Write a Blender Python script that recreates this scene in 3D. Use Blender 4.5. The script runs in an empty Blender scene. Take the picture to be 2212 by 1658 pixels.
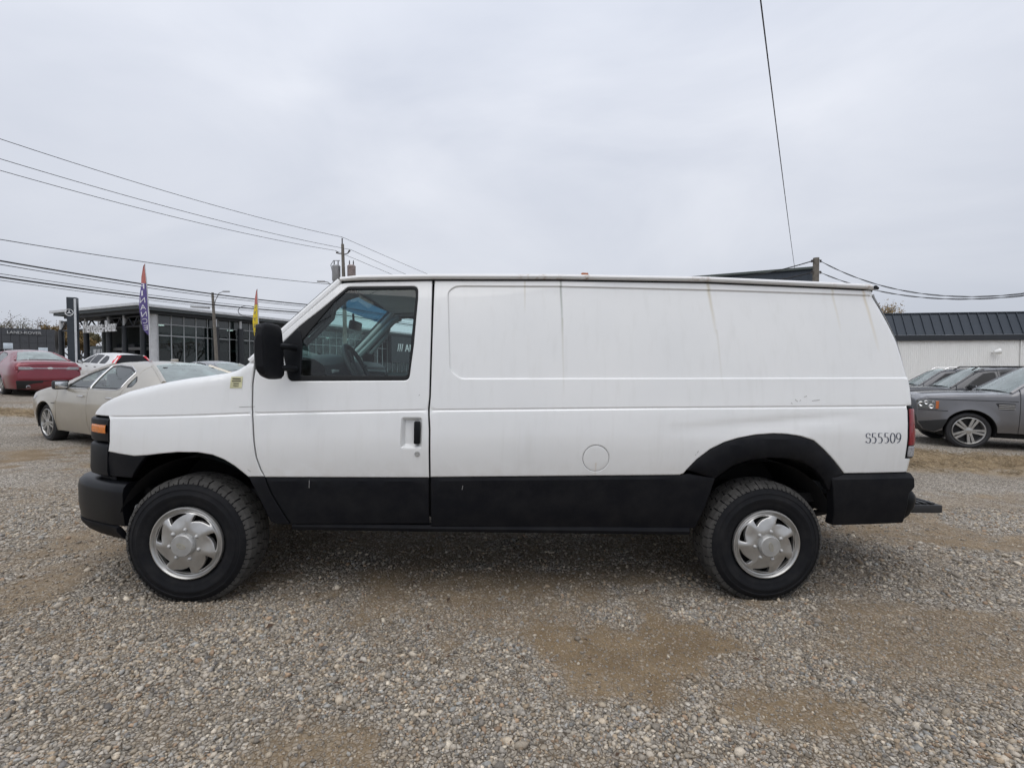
import bpy, bmesh, math, random
import numpy as np
from mathutils import Vector, Matrix, noise
from mathutils.geometry import delaunay_2d_cdt

random.seed(7); rng = np.random.default_rng(7)
scene = bpy.context.scene
COL = scene.collection
R = math.radians

# ------------------------------------------------------------------ camera, sky, sun, exposure
cam = bpy.data.cameras.new('camera'); cam.sensor_width = 36.0
cam.lens = 36.0 * 1050 / 2212; cam.clip_start = 0.05; cam.clip_end = 5000
camo = bpy.data.objects.new('camera', cam); COL.objects.link(camo)
camo.location = (0, 0, 1.4); camo.rotation_euler = (R(90 - 1.7), 0, 0)
scene.camera = camo

SUN_EL, SUN_AZ = 66.0, 192.0        # high soft daylight from behind the camera
world = bpy.data.worlds.new('World'); scene.world = world; world.use_nodes = True
wn, wl = world.node_tree.nodes, world.node_tree.links
wn.clear()
w_out = wn.new('ShaderNodeOutputWorld'); w_bg = wn.new('ShaderNodeBackground')
w_sky = wn.new('ShaderNodeTexSky'); w_sky.sky_type = 'NISHITA'; w_sky.sun_disc = False
w_sky.sun_elevation = R(SUN_EL); w_sky.sun_rotation = R(SUN_AZ)
w_tc = wn.new('ShaderNodeTexCoord'); w_map = wn.new('ShaderNodeMapping'); w_map.inputs['Scale'].default_value = (1.0, 1.0, 2.4)
w_n1 = wn.new('ShaderNodeTexNoise'); w_n1.inputs['Scale'].default_value = 1.7; w_n1.inputs['Detail'].default_value = 6; w_n1.inputs['Roughness'].default_value = 0.5
w_n1.inputs['Distortion'].default_value = 0.5
w_ramp = wn.new('ShaderNodeValToRGB')
w_ramp.color_ramp.elements[0].position = 0.30; w_ramp.color_ramp.elements[0].color = (5.5, 5.85, 6.7, 1)
w_ramp.color_ramp.elements[1].position = 0.70; w_ramp.color_ramp.elements[1].color = (7.3, 7.55, 8.2, 1)
w_sep = wn.new('ShaderNodeSeparateXYZ')
w_el = wn.new('ShaderNodeMapRange'); w_el.inputs[1].default_value = 0.0; w_el.inputs[2].default_value = 1.0; w_el.inputs[3].default_value = 0.82; w_el.inputs[4].default_value = 1.42
w_mul = wn.new('ShaderNodeMixRGB'); w_mul.blend_type = 'MULTIPLY'; w_mul.inputs[0].default_value = 1
w_mix = wn.new('ShaderNodeMixRGB'); w_mix.inputs[0].default_value = 0.94      # overcast deck in front of the clear sky
wl.new(w_tc.outputs['Generated'], w_map.inputs[0]); wl.new(w_map.outputs[0], w_n1.inputs['Vector'])
wl.new(w_n1.outputs[0], w_ramp.inputs[0]); wl.new(w_tc.outputs['Generated'], w_sep.inputs[0])
wl.new(w_sep.outputs[2], w_el.inputs[0]); wl.new(w_ramp.outputs[0], w_mul.inputs[1]); wl.new(w_el.outputs[0], w_mul.inputs[2])
wl.new(w_sky.outputs[0], w_mix.inputs[1]); wl.new(w_mul.outputs[0], w_mix.inputs[2])
wl.new(w_mix.outputs[0], w_bg.inputs[0]); w_bg.inputs[1].default_value = 0.106
wl.new(w_bg.outputs[0], w_out.inputs[0])

sun = bpy.data.lights.new('sun', 'SUN'); sun.energy = 1.25; sun.angle = R(60); sun.color = (1.0, 0.97, 0.93)
suno = bpy.data.objects.new('sun', sun); COL.objects.link(suno)
az = R(SUN_AZ)
sdir = Vector((math.sin(az) * math.cos(R(SUN_EL)), math.cos(az) * math.cos(R(SUN_EL)), math.sin(R(SUN_EL))))
suno.rotation_euler = sdir.to_track_quat('Z', 'Y').to_euler(); suno.location = (0, -10, 30)

scene.view_settings.view_transform = 'Standard'; scene.view_settings.look = 'None'
scene.view_settings.exposure = 0.04; scene.view_settings.gamma = 1.0
scene.view_settings.use_curve_mapping = False
scene.cycles.use_denoising = True
scene.cycles.max_bounces = 6; scene.cycles.diffuse_bounces = 2; scene.cycles.adaptive_threshold = 0.03; scene.cycles.transparent_max_bounces = 16

# ------------------------------------------------------------------ materials
def nmat(name):
    m = bpy.data.materials.new(name); m.use_nodes = True
    nt = m.node_tree; return m, nt.nodes, nt.links, nt.nodes['Principled BSDF']
def mix(ns, ls, fac, a, b, mode='MIX'):
    n = ns.new('ShaderNodeMixRGB'); n.blend_type = mode
    for i, v in ((0, fac), (1, a), (2, b)):
        if hasattr(v, 'links') or isinstance(v, bpy.types.NodeSocket): ls.new(v, n.inputs[i])
        elif i == 0: n.inputs[0].default_value = v
        else: n.inputs[i].default_value = (*v[:3], 1)
    return n.outputs[0]
def tnoise(ns, ls, scale, detail=4, rough=0.55, vec=None, coord='Object'):
    if vec is None:
        tc = ns.new('ShaderNodeTexCoord'); vec = tc.outputs[coord]
    n = ns.new('ShaderNodeTexNoise'); n.inputs['Scale'].default_value = scale
    n.inputs['Detail'].default_value = detail; n.inputs['Roughness'].default_value = rough
    ls.new(vec, n.inputs['Vector']); return n.outputs[0]
def ramp(ns, ls, fac, p0, p1, c0=(0, 0, 0), c1=(1, 1, 1)):
    r = ns.new('ShaderNodeValToRGB'); e = r.color_ramp.elements
    e[0].position = p0; e[1].position = p1; e[0].color = (*c0, 1); e[1].color = (*c1, 1)
    ls.new(fac, r.inputs[0]); return r.outputs[0]
def bump(ns, ls, bsdf, h, strength=0.3, dist=0.01):
    b = ns.new('ShaderNodeBump'); b.inputs['Strength'].default_value = strength; b.inputs['Distance'].default_value = dist
    ls.new(h, b.inputs['Height']); ls.new(b.outputs[0], bsdf.inputs['Normal'])
MATS = {}
def plain(name, col, rough=0.5, metal=0.0, coat=0.0, var=0.12, vscale=3.0, bmp=0.0, bscale=60, spec=0.5):
    if name in MATS: return MATS[name]
    m, ns, ls, b = nmat(name)
    f = tnoise(ns, ls, vscale, 5, 0.6)
    c = mix(ns, ls, ramp(ns, ls, f, 0.3, 0.7), tuple(x * (1 - var) for x in col), tuple(min(1, x * (1 + var)) for x in col))
    ls.new(c, b.inputs['Base Color'])
    rr = ns.new('ShaderNodeMapRange'); rr.inputs[3].default_value = max(0.02, rough - 0.06); rr.inputs[4].default_value = min(1, rough + 0.08)
    ls.new(f, rr.inputs[0]); ls.new(rr.outputs[0], b.inputs['Roughness'])
    b.inputs['Metallic'].default_value = metal; b.inputs['Coat Weight'].default_value = coat; b.inputs['Coat Roughness'].default_value = 0.06
    b.inputs['Specular IOR Level'].default_value = spec
    if bmp: bump(ns, ls, b, tnoise(ns, ls, bscale, 3), bmp, 0.004)
    MATS[name] = m; return m
def glassmat(name, tint=(0.55, 0.62, 0.60), rough=0.0, ior=1.5, spot=0.0, film=0.0):
    if name in MATS: return MATS[name]
    m, ns, ls, b = nmat(name); ns.remove(b)
    o = ns['Material Output']; tr = ns.new('ShaderNodeBsdfTransparent'); tr.inputs[0].default_value = (*tint, 1)
    gl = ns.new('ShaderNodeBsdfGlossy'); gl.inputs['Roughness'].default_value = rough; gl.inputs[0].default_value = (1, 1, 1, 1)
    fr = ns.new('ShaderNodeFresnel'); ge = ns.new('ShaderNodeNewGeometry'); io = ns.new('ShaderNodeMapRange')   # thin pane: same reflectance from both sides
    io.inputs[3].default_value = ior; io.inputs[4].default_value = 1 / ior; ls.new(ge.outputs['Backfacing'], io.inputs[0]); ls.new(io.outputs[0], fr.inputs[0])
    mx = ns.new('ShaderNodeMixShader'); ls.new(fr.outputs[0], mx.inputs[0]); ls.new(tr.outputs[0], mx.inputs[1]); ls.new(gl.outputs[0], mx.inputs[2])
    last = mx.outputs[0]
    if spot:                         # rain spots and dust film
        d1 = ns.new('ShaderNodeBsdfDiffuse'); d1.inputs[0].default_value = (0.5, 0.54, 0.54, 1); d2_ = ns.new('ShaderNodeBsdfTranslucent'); d2_.inputs[0].default_value = (0.62, 0.74, 0.72, 1)
        df = ns.new('ShaderNodeMixShader'); df.inputs[0].default_value = .6; ls.new(d1.outputs[0], df.inputs[1]); ls.new(d2_.outputs[0], df.inputs[2])
        v = ns.new('ShaderNodeTexVoronoi'); v.inputs['Scale'].default_value = 75
        tc = ns.new('ShaderNodeTexCoord'); ls.new(tc.outputs['Object'], v.inputs['Vector'])
        r = ramp(ns, ls, v.outputs['Distance'], 0.10, 0.22, (spot,) * 3, (spot * 0.12,) * 3)
        n2 = ramp(ns, ls, tnoise(ns, ls, 5, 4), 0.35, 0.7, (0.15,) * 3)
        k = mix(ns, ls, 1.0, r, n2, 'MULTIPLY')
        m2 = ns.new('ShaderNodeMixShader'); ls.new(k, m2.inputs[0]); ls.new(last, m2.inputs[1]); ls.new(df.outputs[0], m2.inputs[2]); last = m2.outputs[0]
    if film:                         # morning damp on the outside of the pane
        df = ns.new('ShaderNodeBsdfDiffuse'); df.inputs[0].default_value = (0.55, 0.63, 0.62, 1)
        k = ramp(ns, ls, tnoise(ns, ls, 3.0, 5, .6), .25, .75, (film * .6,) * 3, (film * 1.25,) * 3)
        m3 = ns.new('ShaderNodeMixShader'); ls.new(k, m3.inputs[0]); ls.new(last, m3.inputs[1]); ls.new(df.outputs[0], m3.inputs[2]); last = m3.outputs[0]
    ls.new(last, o.inputs[0]); MATS[name] = m; return m
def emit(name, col, s):
    m, ns, ls, b = nmat(name); b.inputs['Base Color'].default_value = (*col, 1); b.inputs['Emission Color'].default_value = (*col, 1); b.inputs['Emission Strength'].default_value = s
    return m

# ------------------------------------------------------------------ mesh helpers
def mesh_obj(name, v, f, mat, parent=None, angle=35, smooth=True):
    me = bpy.data.meshes.new(name); me.from_pydata([tuple(map(float, p)) for p in v], [], f)
    me.validate()
    if smooth:
        me.polygons.foreach_set('use_smooth', [True] * len(me.polygons)); me.set_sharp_from_angle(angle=R(angle))
    if mat: me.materials.append(mat)
    o = bpy.data.objects.new(name, me); COL.objects.link(o)
    if parent: o.parent = parent
    return o
def share(name, me, parent=None, mw=None):
    o = bpy.data.objects.new(name, me); COL.objects.link(o)
    if parent: o.parent = parent
    if mw is not None: o.matrix_basis = mw
    return o
def tag(o, label, cat, group=None, kind=None):
    if label: o['label'] = label
    if cat: o['category'] = cat
    if group: o['group'] = group
    if kind: o['kind'] = kind
    return o
def thing(name, label, cat, loc=(0, 0, 0), rz=0.0, group=None):
    o = bpy.data.objects.new(name, None); COL.objects.link(o); o.empty_display_size = 0.2
    o.location = loc; o.rotation_euler = (0, 0, rz); return tag(o, label, cat, group)
class MB:
    """collects geometry for ONE part"""
    def __init__(s): s.v = []; s.f = []
    def add(s, v, f):
        k = len(s.v); s.v += [tuple(map(float, p)) for p in v]; s.f += [tuple(i + k for i in q) for q in f]; return s
    def box(s, c, h, rot=None, bev=0.0):
        bm = bmesh.new(); bmesh.ops.create_cube(bm, size=2)
        for q in bm.verts: q.co = Vector((q.co.x * h[0], q.co.y * h[1], q.co.z * h[2]))
        if bev: bmesh.ops.bevel(bm, geom=list(bm.edges), offset=bev, segments=2, affect='EDGES', profile=0.5)
        M = Matrix.Translation(c) @ (rot.to_4x4() if rot else Matrix())
        bm.verts.index_update(); s.add([M @ q.co for q in bm.verts], [[q.index for q in f.verts] for f in bm.faces]); bm.free(); return s
    def tube(s, pts, r, n=8, cap=True, closed=False):
        P = [Vector(p) for p in pts]; N = len(P); rs = r if isinstance(r, (list, tuple)) else [r] * N
        v = []; up = None
        for i in range(N):
            a = P[(i - 1) % N] if (closed or i > 0) else P[i]; b = P[(i + 1) % N] if (closed or i < N - 1) else P[i]
            t = (b - a).normalized()
            if up is None: up = t.orthogonal().normalized()
            up = (up - t * up.dot(t)); up = up.normalized() if up.length > 1e-6 else t.orthogonal().normalized()
            w = t.cross(up)
            for k in range(n):
                an = 2 * math.pi * k / n; v.append(P[i] + (up * math.cos(an) + w * math.sin(an)) * rs[i])
        f = []
        for i in range(N if closed else N - 1):
            j = (i + 1) % N
            for k in range(n): f.append((i * n + k, i * n + (k + 1) % n, j * n + (k + 1) % n, j * n + k))
        if cap and not closed: f.append(tuple(range(n - 1, -1, -1))); f.append(tuple((N - 1) * n + k for k in range(n)))
        return s.add(v, f)
    def lathe(s, prof, n=48, axis='y', c=(0, 0, 0), closed=False):
        """prof: (radius, along axis)"""
        v = []; f = []; m = len(prof)
        for k in range(n):
            a = 2 * math.pi * k / n
            for r, h in prof:
                p = {'y': (r * math.cos(a), h, r * math.sin(a)), 'z': (r * math.cos(a), r * math.sin(a), h), 'x': (h, r * math.cos(a), r * math.sin(a))}[axis]
                v.append((p[0] + c[0], p[1] + c[1], p[2] + c[2]))
        for k in range(n):
            j = (k + 1) % n
            for i in range(m if closed else m - 1):
                i2 = (i + 1) % m; f.append((k * m + i, k * m + i2, j * m + i2, j * m + i))
        return s.add(v, f)
    def prism(s, poly, h0, h1, fm=None):
        """poly in (a,b); fm(a,b,h)->3D"""
        fm = fm or (lambda a, b, h: (a, h, b)); n = len(poly)
        v = [fm(a, b, h0) for a, b in poly] + [fm(a, b, h1) for a, b in poly]
        f = [tuple(range(n)), tuple(range(2 * n - 1, n - 1, -1))] + [(i, i + n, (i + 1) % n + n, (i + 1) % n) for i in range(n)]
        return s.add(v, f)
    def build(s, name, mat, parent=None, angle=35, smooth=True, fixn=True):
        o = mesh_obj(name, s.v, s.f, mat, parent, angle, smooth)
        if fixn:
            bm = bmesh.new(); bm.from_mesh(o.data); bmesh.ops.recalc_face_normals(bm, faces=bm.faces); bm.to_mesh(o.data); bm.free()
        return o
def grid_faces(nu, nv):
    return [(i * nv + j, i * nv + j + 1, (i + 1) * nv + j + 1, (i + 1) * nv + j) for i in range(nu - 1) for j in range(nv - 1)]
def pchip(xs, ys):
    xs = np.array(xs, float); ys = np.array(ys, float); h = np.diff(xs); d = np.diff(ys) / h; m = np.zeros(len(xs)); m[0] = d[0]; m[-1] = d[-1]
    for i in range(1, len(xs) - 1): m[i] = 0 if d[i - 1] * d[i] <= 0 else 2 * d[i - 1] * d[i] / (d[i - 1] + d[i])
    xl = xs.tolist(); yl = ys.tolist(); hl = h.tolist(); ml = m.tolist(); import bisect
    def f(x):
        x = min(max(x, xl[0]), xl[-1]); i = min(max(bisect.bisect_right(xl, x) - 1, 0), len(xl) - 2); t = (x - xl[i]) / hl[i]
        return (1 + 2 * t) * (1 - t) ** 2 * yl[i] + t * (1 - t) ** 2 * hl[i] * ml[i] + t * t * (3 - 2 * t) * yl[i + 1] + t * t * (t - 1) * hl[i] * ml[i + 1]
    return f
def lin(xs, ys):
    xs = list(xs); ys = list(ys); return lambda x: float(np.interp(x, xs, ys))
def resample(poly, step, closed=True):
    out = []; n = len(poly)
    for i in range(n if closed else n - 1):
        a = poly[i]; b = poly[(i + 1) % n]; L = math.hypot(b[0] - a[0], b[1] - a[1]); k = max(1, int(math.ceil(L / step)))
        for j in range(k): out.append((a[0] + (b[0] - a[0]) * j / k, a[1] + (b[1] - a[1]) * j / k))
    if not closed: out.append(tuple(poly[-1]))
    return out
def area2(p): return sum(p[i][0] * p[(i + 1) % len(p)][1] - p[(i + 1) % len(p)][0] * p[i][1] for i in range(len(p)))
def chaikin(p, it=1, closed=True):
    for _ in range(it):
        q = []; n = len(p)
        for i in range(n if closed else n - 1):
            a = p[i]; b = p[(i + 1) % n]
            q += [(.75 * a[0] + .25 * b[0], .75 * a[1] + .25 * b[1]), (.25 * a[0] + .75 * b[0], .25 * a[1] + .75 * b[1])]
        if not closed: q = [p[0]] + q + [p[-1]]
        p = q
    return p
def fillet(poly, r, seg=4):
    out = []; n = len(poly)
    for i in range(n):
        p = Vector(poly[i]); a = Vector(poly[i - 1]) - p; b = Vector(poly[(i + 1) % n]) - p
        if a.length < 1e-6 or b.length < 1e-6: continue
        ang = a.angle(b)
        if ang > R(165): out.append(tuple(p)); continue
        d = min(r / math.tan(ang / 2), a.length * .45, b.length * .45)
        s = p + a.normalized() * d; e = p + b.normalized() * d
        for k in range(seg + 1):
            t = k / seg; out.append(tuple(s * (1 - t) ** 2 + p * 2 * t * (1 - t) + e * t * t))
    return out
def inset(poly, d):
    n = len(poly); s = 1 if area2(poly) > 0 else -1; out = []
    for i in range(n):
        a = Vector(poly[i - 1]); p = Vector(poly[i]); b = Vector(poly[(i + 1) % n])
        t1 = (p - a); t2 = (b - p)
        if t1.length < 1e-9 or t2.length < 1e-9: out.append(tuple(p)); continue
        t1.normalize(); t2.normalize()
        n1 = Vector((-t1.y, t1.x)) * s; n2 = Vector((-t2.y, t2.x)) * s
        m = n1 + n2
        if m.length < 0.3: m = n1
        m.normalize(); k = 1 / max(0.45, m.dot(n1)); out.append((p.x + m.x * d * k, p.y + m.y * d * k))
    return out
def inside(px, pz, poly):
    p = np.asarray(poly); x1, z1 = p[:, 0], p[:, 1]; x2, z2 = np.roll(x1, -1), np.roll(z1, -1)
    c = np.zeros(len(px), bool)
    for a, b, d, e in zip(x1, z1, x2, z2):
        if b == e: continue
        k = ((b > pz) != (e > pz)) & (px < (d - a) * (pz - b) / (e - b) + a); c ^= k
    return c
def pdist(px, pz, poly):
    p = np.asarray(poly); q = np.roll(p, -1, 0); best = np.full(len(px), 1e9)
    for a, b in zip(p, q):
        ab = b - a; L = max(1e-12, ab @ ab); t = np.clip(((px - a[0]) * ab[0] + (pz - a[1]) * ab[1]) / L, 0, 1)
        best = np.minimum(best, np.hypot(px - a[0] - t * ab[0], pz - a[1] - t * ab[1]))
    return best
def panel(name, outline, fm, mat, parent=None, step=0.05, depth=0.018, holes=(), rows=(), drop=0.003, ins=0.005, flip=False, seg=0.03, angle=22):
    """a curved sheet cut to an outline: fm(a, b, d) -> 3D point, d = depth behind the outer skin"""
    loops = [resample(outline, seg)] + [resample(h, seg) for h in holes]
    rings = []
    for k, l in enumerate(loops): rings.append(inset(l, ins if k == 0 else -ins))
    V = []; E = []; D = []
    for l, d in [(x, drop) for x in loops] + [(x, 0.0) for x in rings]:
        k = len(V); V += l; D += [d] * len(l); E += [(k + i, k + (i + 1) % len(l)) for i in range(len(l))]
    xs = [p[0] for p in loops[0]]; zs = [p[1] for p in loops[0]]
    ga, gb = np.meshgrid(np.arange(min(xs), max(xs) + step, step), np.arange(min(zs), max(zs) + step, step))
    ga = ga.ravel() + 0.13 * step; gb = gb.ravel() + 0.07 * step
    rowpts = []
    for r in rows: rowpts.append(np.array(resample(r, seg, False)))
    pts = np.column_stack([ga, gb])
    if rowpts:
        rp = np.concatenate(rowpts)
        d = np.min(np.hypot(pts[:, None, 0] - rp[None, :, 0], pts[:, None, 1] - rp[None, :, 1]), axis=1); pts = pts[d > step * 0.35]
        pts = np.concatenate([pts, rp])
    ok = inside(pts[:, 0], pts[:, 1], rings[0]) & (pdist(pts[:, 0], pts[:, 1], loops[0]) > ins * 1.8)
    for h in loops[1:]: ok &= ~inside(pts[:, 0], pts[:, 1], h) & (pdist(pts[:, 0], pts[:, 1], h) > ins * 1.8)
    pts = pts[ok]
    n0 = len(V); V2 = V + [tuple(p) for p in pts]
    out = delaunay_2d_cdt([Vector(p) for p in V2], E, [], 0, 1e-6)
    ov, of, orig = out[0], out[2], out[3]
    dd = [D[min(o)] if (len(o) and min(o) < n0) else 0.0 for o in orig]
    cen = np.array([[(ov[f[0]][i] + ov[f[1]][i] + ov[f[2]][i]) / 3 for i in (0, 1)] for f in of])
    keep = inside(cen[:, 0], cen[:, 1], loops[0])
    for h in loops[1:]: keep &= ~inside(cen[:, 0], cen[:, 1], h)
    verts = [fm(p[0], p[1], d) for p, d in zip(ov, dd)]; faces = [tuple(f) for f, k in zip(of, keep) if k]
    if depth:
        for k, l in enumerate(loops):
            s = len(verts); n = len(l)
            verts += [fm(p[0], p[1], drop) for p in l] + [fm(p[0], p[1], drop + depth) for p in l]
            fl = [(s + i, s + (i + 1) % n, s + n + (i + 1) % n, s + n + i) for i in range(n)]
            if (area2(l) > 0) == (k == 0): fl = [q[::-1] for q in fl]
            faces += fl
    if flip: faces = [q[::-1] for q in faces]
    return mesh_obj(name, verts, faces, mat, parent, angle)
def text_mesh(s, size=1.0, ext=0.02, align='CENTER'):
    cu = bpy.data.curves.new('t', 'FONT'); cu.body = s; cu.size = size; cu.extrude = ext; cu.align_x = align; cu.resolution_u = 3
    o = bpy.data.objects.new('t', cu); COL.objects.link(o)
    dg = bpy.context.evaluated_depsgraph_get(); me = bpy.data.meshes.new_from_object(o.evaluated_get(dg)); bpy.data.objects.remove(o); return me
def vnoise(x, y, s, seed=0, octv=4):
    out = np.zeros_like(x, dtype=float); amp = 1.0; tot = 0
    for k in range(octv):
        X = x * s * 2 ** k; Y = y * s * 2 ** k; xi = np.floor(X).astype(np.int64); yi = np.floor(Y).astype(np.int64); fx = X - xi; fy = Y - yi
        fx = fx * fx * (3 - 2 * fx); fy = fy * fy * (3 - 2 * fy)
        def h(a, b):
            n = (a * 374761393 + b * 668265263 + (seed + k) * 974711) & 0x7fffffff; n = ((n ^ (n >> 13)) * 1274126177) & 0x7fffffff; return ((n ^ (n >> 16)) & 0xffff) / 65535.0
        v = (h(xi, yi) * (1 - fx) + h(xi + 1, yi) * fx) * (1 - fy) + (h(xi, yi + 1) * (1 - fx) + h(xi + 1, yi + 1) * fx) * fy
        out += amp * v; tot += amp; amp *= 0.5
    return out / tot

# ------------------------------------------------------------------ ground: one gently sloping gravel lot
_gk = pchip([-60, -40, -26, -20, -16, -12, -8.4, -5, 0, 9.4, 22, 40], [.95, .92, .80, .60, .43, .255, .135, .0832, -.0198, -.2134, -.42, -.45])
GKX = np.linspace(-60, 40, 400); GKZ = np.array([_gk(t) for t in GKX])
def gz(x, y):
    x = np.asarray(x, float); y = np.asarray(y, float)
    return np.interp(x, GKX, GKZ) + .02 * np.clip(y - 15, 0, 12) * np.clip((-8 - x) / 6, 0, 1)
DIRT = [(.37, 2.36, .46, .26, 1), (.83, 2.62, .36, .15, 1), (.53, 2.16, .36, .13, .9), (1.15, 2.07, .30, .11, .9), (-.97, 2.72, .26, .15, .8),
        (-.29, 2.88, .75, .14, .7), (-3.5, 3.6, .6, .38, .8), (-6.0, 7.0, 2.0, .8, 1), (-2.4, 2.5, .4, .13, .6), (2.43, 2.85, .5, .16, .8), (3.3, 4.25, .8, .3, .9),
        (.1, 3.15, 1.5, .3, .8), (5.7, 5.6, 1.0, .4, .6), (-1.3, 1.9, .35, .12, .5), (.2, 1.72, .5, .1, .5), (4.4, 3.3, .5, .25, .5), (-4.6, 5.2, 1.0, .4, .5), (0, 4.2, 3.0, .8, .6)]
def dirt_mask(x, y):
    n = vnoise(x, y, 1.7, 3, 4); n2 = vnoise(x, y, 6.0, 9, 3); m = np.clip((n - 0.60) * 5.0, 0, 0.75)
    for cx, cy, rx, ry, s in DIRT:
        d = ((x - cx) / rx) ** 2 + ((y - cy) / ry) ** 2
        m = np.maximum(m, 0.92 * s * np.clip(.95 - d * 0.36 + (n - .5) * 2.6 + (n2 - .5) * 2.4, 0, 1))
    return np.clip(m, 0, 1)
def graded(lo, hi, s, far, g=1.16):
    a = list(np.arange(lo, hi, s)); st = s
    while a[-1] < far: st *= g; a.append(a[-1] + st)
    st = s
    while a[0] > -far: st *= g; a.insert(0, a[0] - st)
    return np.array(a)
gx = graded(-7.0, 7.0, 0.06, 900); gy = graded(0.6, 8.0, 0.06, 900)
GX, GY = np.meshgrid(gx, gy, indexing='ij'); fx, fy = GX.ravel(), GY.ravel()
near = np.exp(-((fx / 14) ** 2 + ((fy - 4) / 14) ** 2))
fz = gz(fx, fy) + near * ((vnoise(fx, fy, 0.8, 5, 3) - .5) * 0.035 + (vnoise(fx, fy, 5, 6, 2) - .5) * 0.012) - near * 0.012
dm = dirt_mask(fx, fy)
def m_ground():
    m, ns, ls, b = nmat('gravel_ground')
    tc = ns.new('ShaderNodeTexCoord'); P = tc.outputs['Object']
    vo = ns.new('ShaderNodeTexVoronoi'); vo.inputs['Scale'].default_value = 46; ls.new(P, vo.inputs['Vector'])
    ve = ns.new('ShaderNodeTexVoronoi'); ve.feature = 'DISTANCE_TO_EDGE'; ve.inputs['Scale'].default_value = 46; ls.new(P, ve.inputs['Vector'])
    bw = ns.new('ShaderNodeSeparateColor'); ls.new(vo.outputs['Color'], bw.inputs[0])
    cr = ns.new('ShaderNodeValToRGB'); e = cr.color_ramp.elements; e[0].position = 0; e[0].color = (.20, .195, .185, 1); e[1].position = 1; e[1].color = (.56, .54, .50, 1)
    for p, c in ((.25, (.29, .275, .25, 1)), (.5, (.37, .345, .305, 1)), (.75, (.42, .41, .395, 1))):
        q = e.new(p); q.color = c
    ls.new(bw.outputs[0], cr.inputs[0])
    gap = ramp(ns, ls, ve.outputs['Distance'], 0.02, 0.16, (.30, .26, .22), (1.10, 1.07, 1.02))
    stone = mix(ns, ls, 1.0, cr.outputs[0], gap, 'MULTIPLY')
    big = ramp(ns, ls, tnoise(ns, ls, 0.35, 3, .6, P), .32, .68, (.82, .78, .73), (1.12, 1.11, 1.10))
    stone = mix(ns, ls, 1.0, stone, big, 'MULTIPLY')
    soil = mix(ns, ls, ramp(ns, ls, tnoise(ns, ls, 4, 4, .65, P), .3, .7), (.165, .118, .070), (.265, .198, .122))
    grit = ramp(ns, ls, tnoise(ns, ls, 130, 2, .7, P), .38, .66, (.68, .66, .63), (1.22, 1.22, 1.22))
    soil = mix(ns, ls, 1.0, soil, grit, 'MULTIPLY')
    at = ns.new('ShaderNodeAttribute'); at.attribute_name = 'dirt'
    nn = tnoise(ns, ls, 24, 3, .75, P)
    k = ns.new('ShaderNodeMath'); k.operation = 'MULTIPLY_ADD'; ls.new(nn, k.inputs[0]); k.inputs[1].default_value = 1.1; k.inputs[2].default_value = -.55
    k2 = ns.new('ShaderNodeMath'); k2.operation = 'ADD'; k2.use_clamp = True; ls.new(k.outputs[0], k2.inputs[0]); ls.new(at.outputs['Fac'], k2.inputs[1])
    f = ramp(ns, ls, k2.outputs[0], .22, .95)
    base = mix(ns, ls, f, stone, soil)
    a2 = ns.new('ShaderNodeAttribute'); a2.attribute_name = 'straw'
    sv = mix(ns, ls, ramp(ns, ls, tnoise(ns, ls, 18, 3, .7, P), .3, .7), (.17, .115, .06), (.40, .31, .19))
    base = mix(ns, ls, a2.outputs['Fac'], base, sv)
    ls.new(base, b.inputs['Base Color'])
    b.inputs['Roughness'].default_value = 0.85; b.inputs['Specular IOR Level'].default_value = 0.25
    h = mix(ns, ls, f, ramp(ns, ls, ve.outputs['Distance'], 0, .3), ramp(ns, ls, nn, .2, .8, (.2,) * 3, (.5,) * 3))
    bump(ns, ls, b, h, .55, 0.015)
    return m
STRAW = [(8.4, 8.3, 2.6, .95), (11.5, 8.0, 3.0, 1.2), (-12.5, 12.6, 3.0, .7), (6.4, 9.3, 2.0, .6)]
def straw_mask(x, y):
    n = vnoise(x, y, 1.3, 21, 4); m = np.zeros_like(x)
    for cx, cy, rx, ry in STRAW: m = np.maximum(m, np.clip(1.5 - ((x - cx) / rx) ** 2 - ((y - cy) / ry) ** 2 + (n - .5) * 2.2, 0, 1))
    return m
ground = mesh_obj('ground', np.column_stack([fx, fy, fz]), grid_faces(len(gx), len(gy)), m_ground(), None, 60)
bmf = ground.data
if bmf.polygons[0].normal.z < 0: bmf.flip_normals()
a = bmf.attributes.new('dirt', 'FLOAT', 'POINT'); a.data.foreach_set('value', dm.astype(np.float32))
a = bmf.attributes.new('straw', 'FLOAT', 'POINT'); a.data.foreach_set('value', straw_mask(fx, fy).astype(np.float32))
tag(ground, None, None, None, 'structure')

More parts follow.
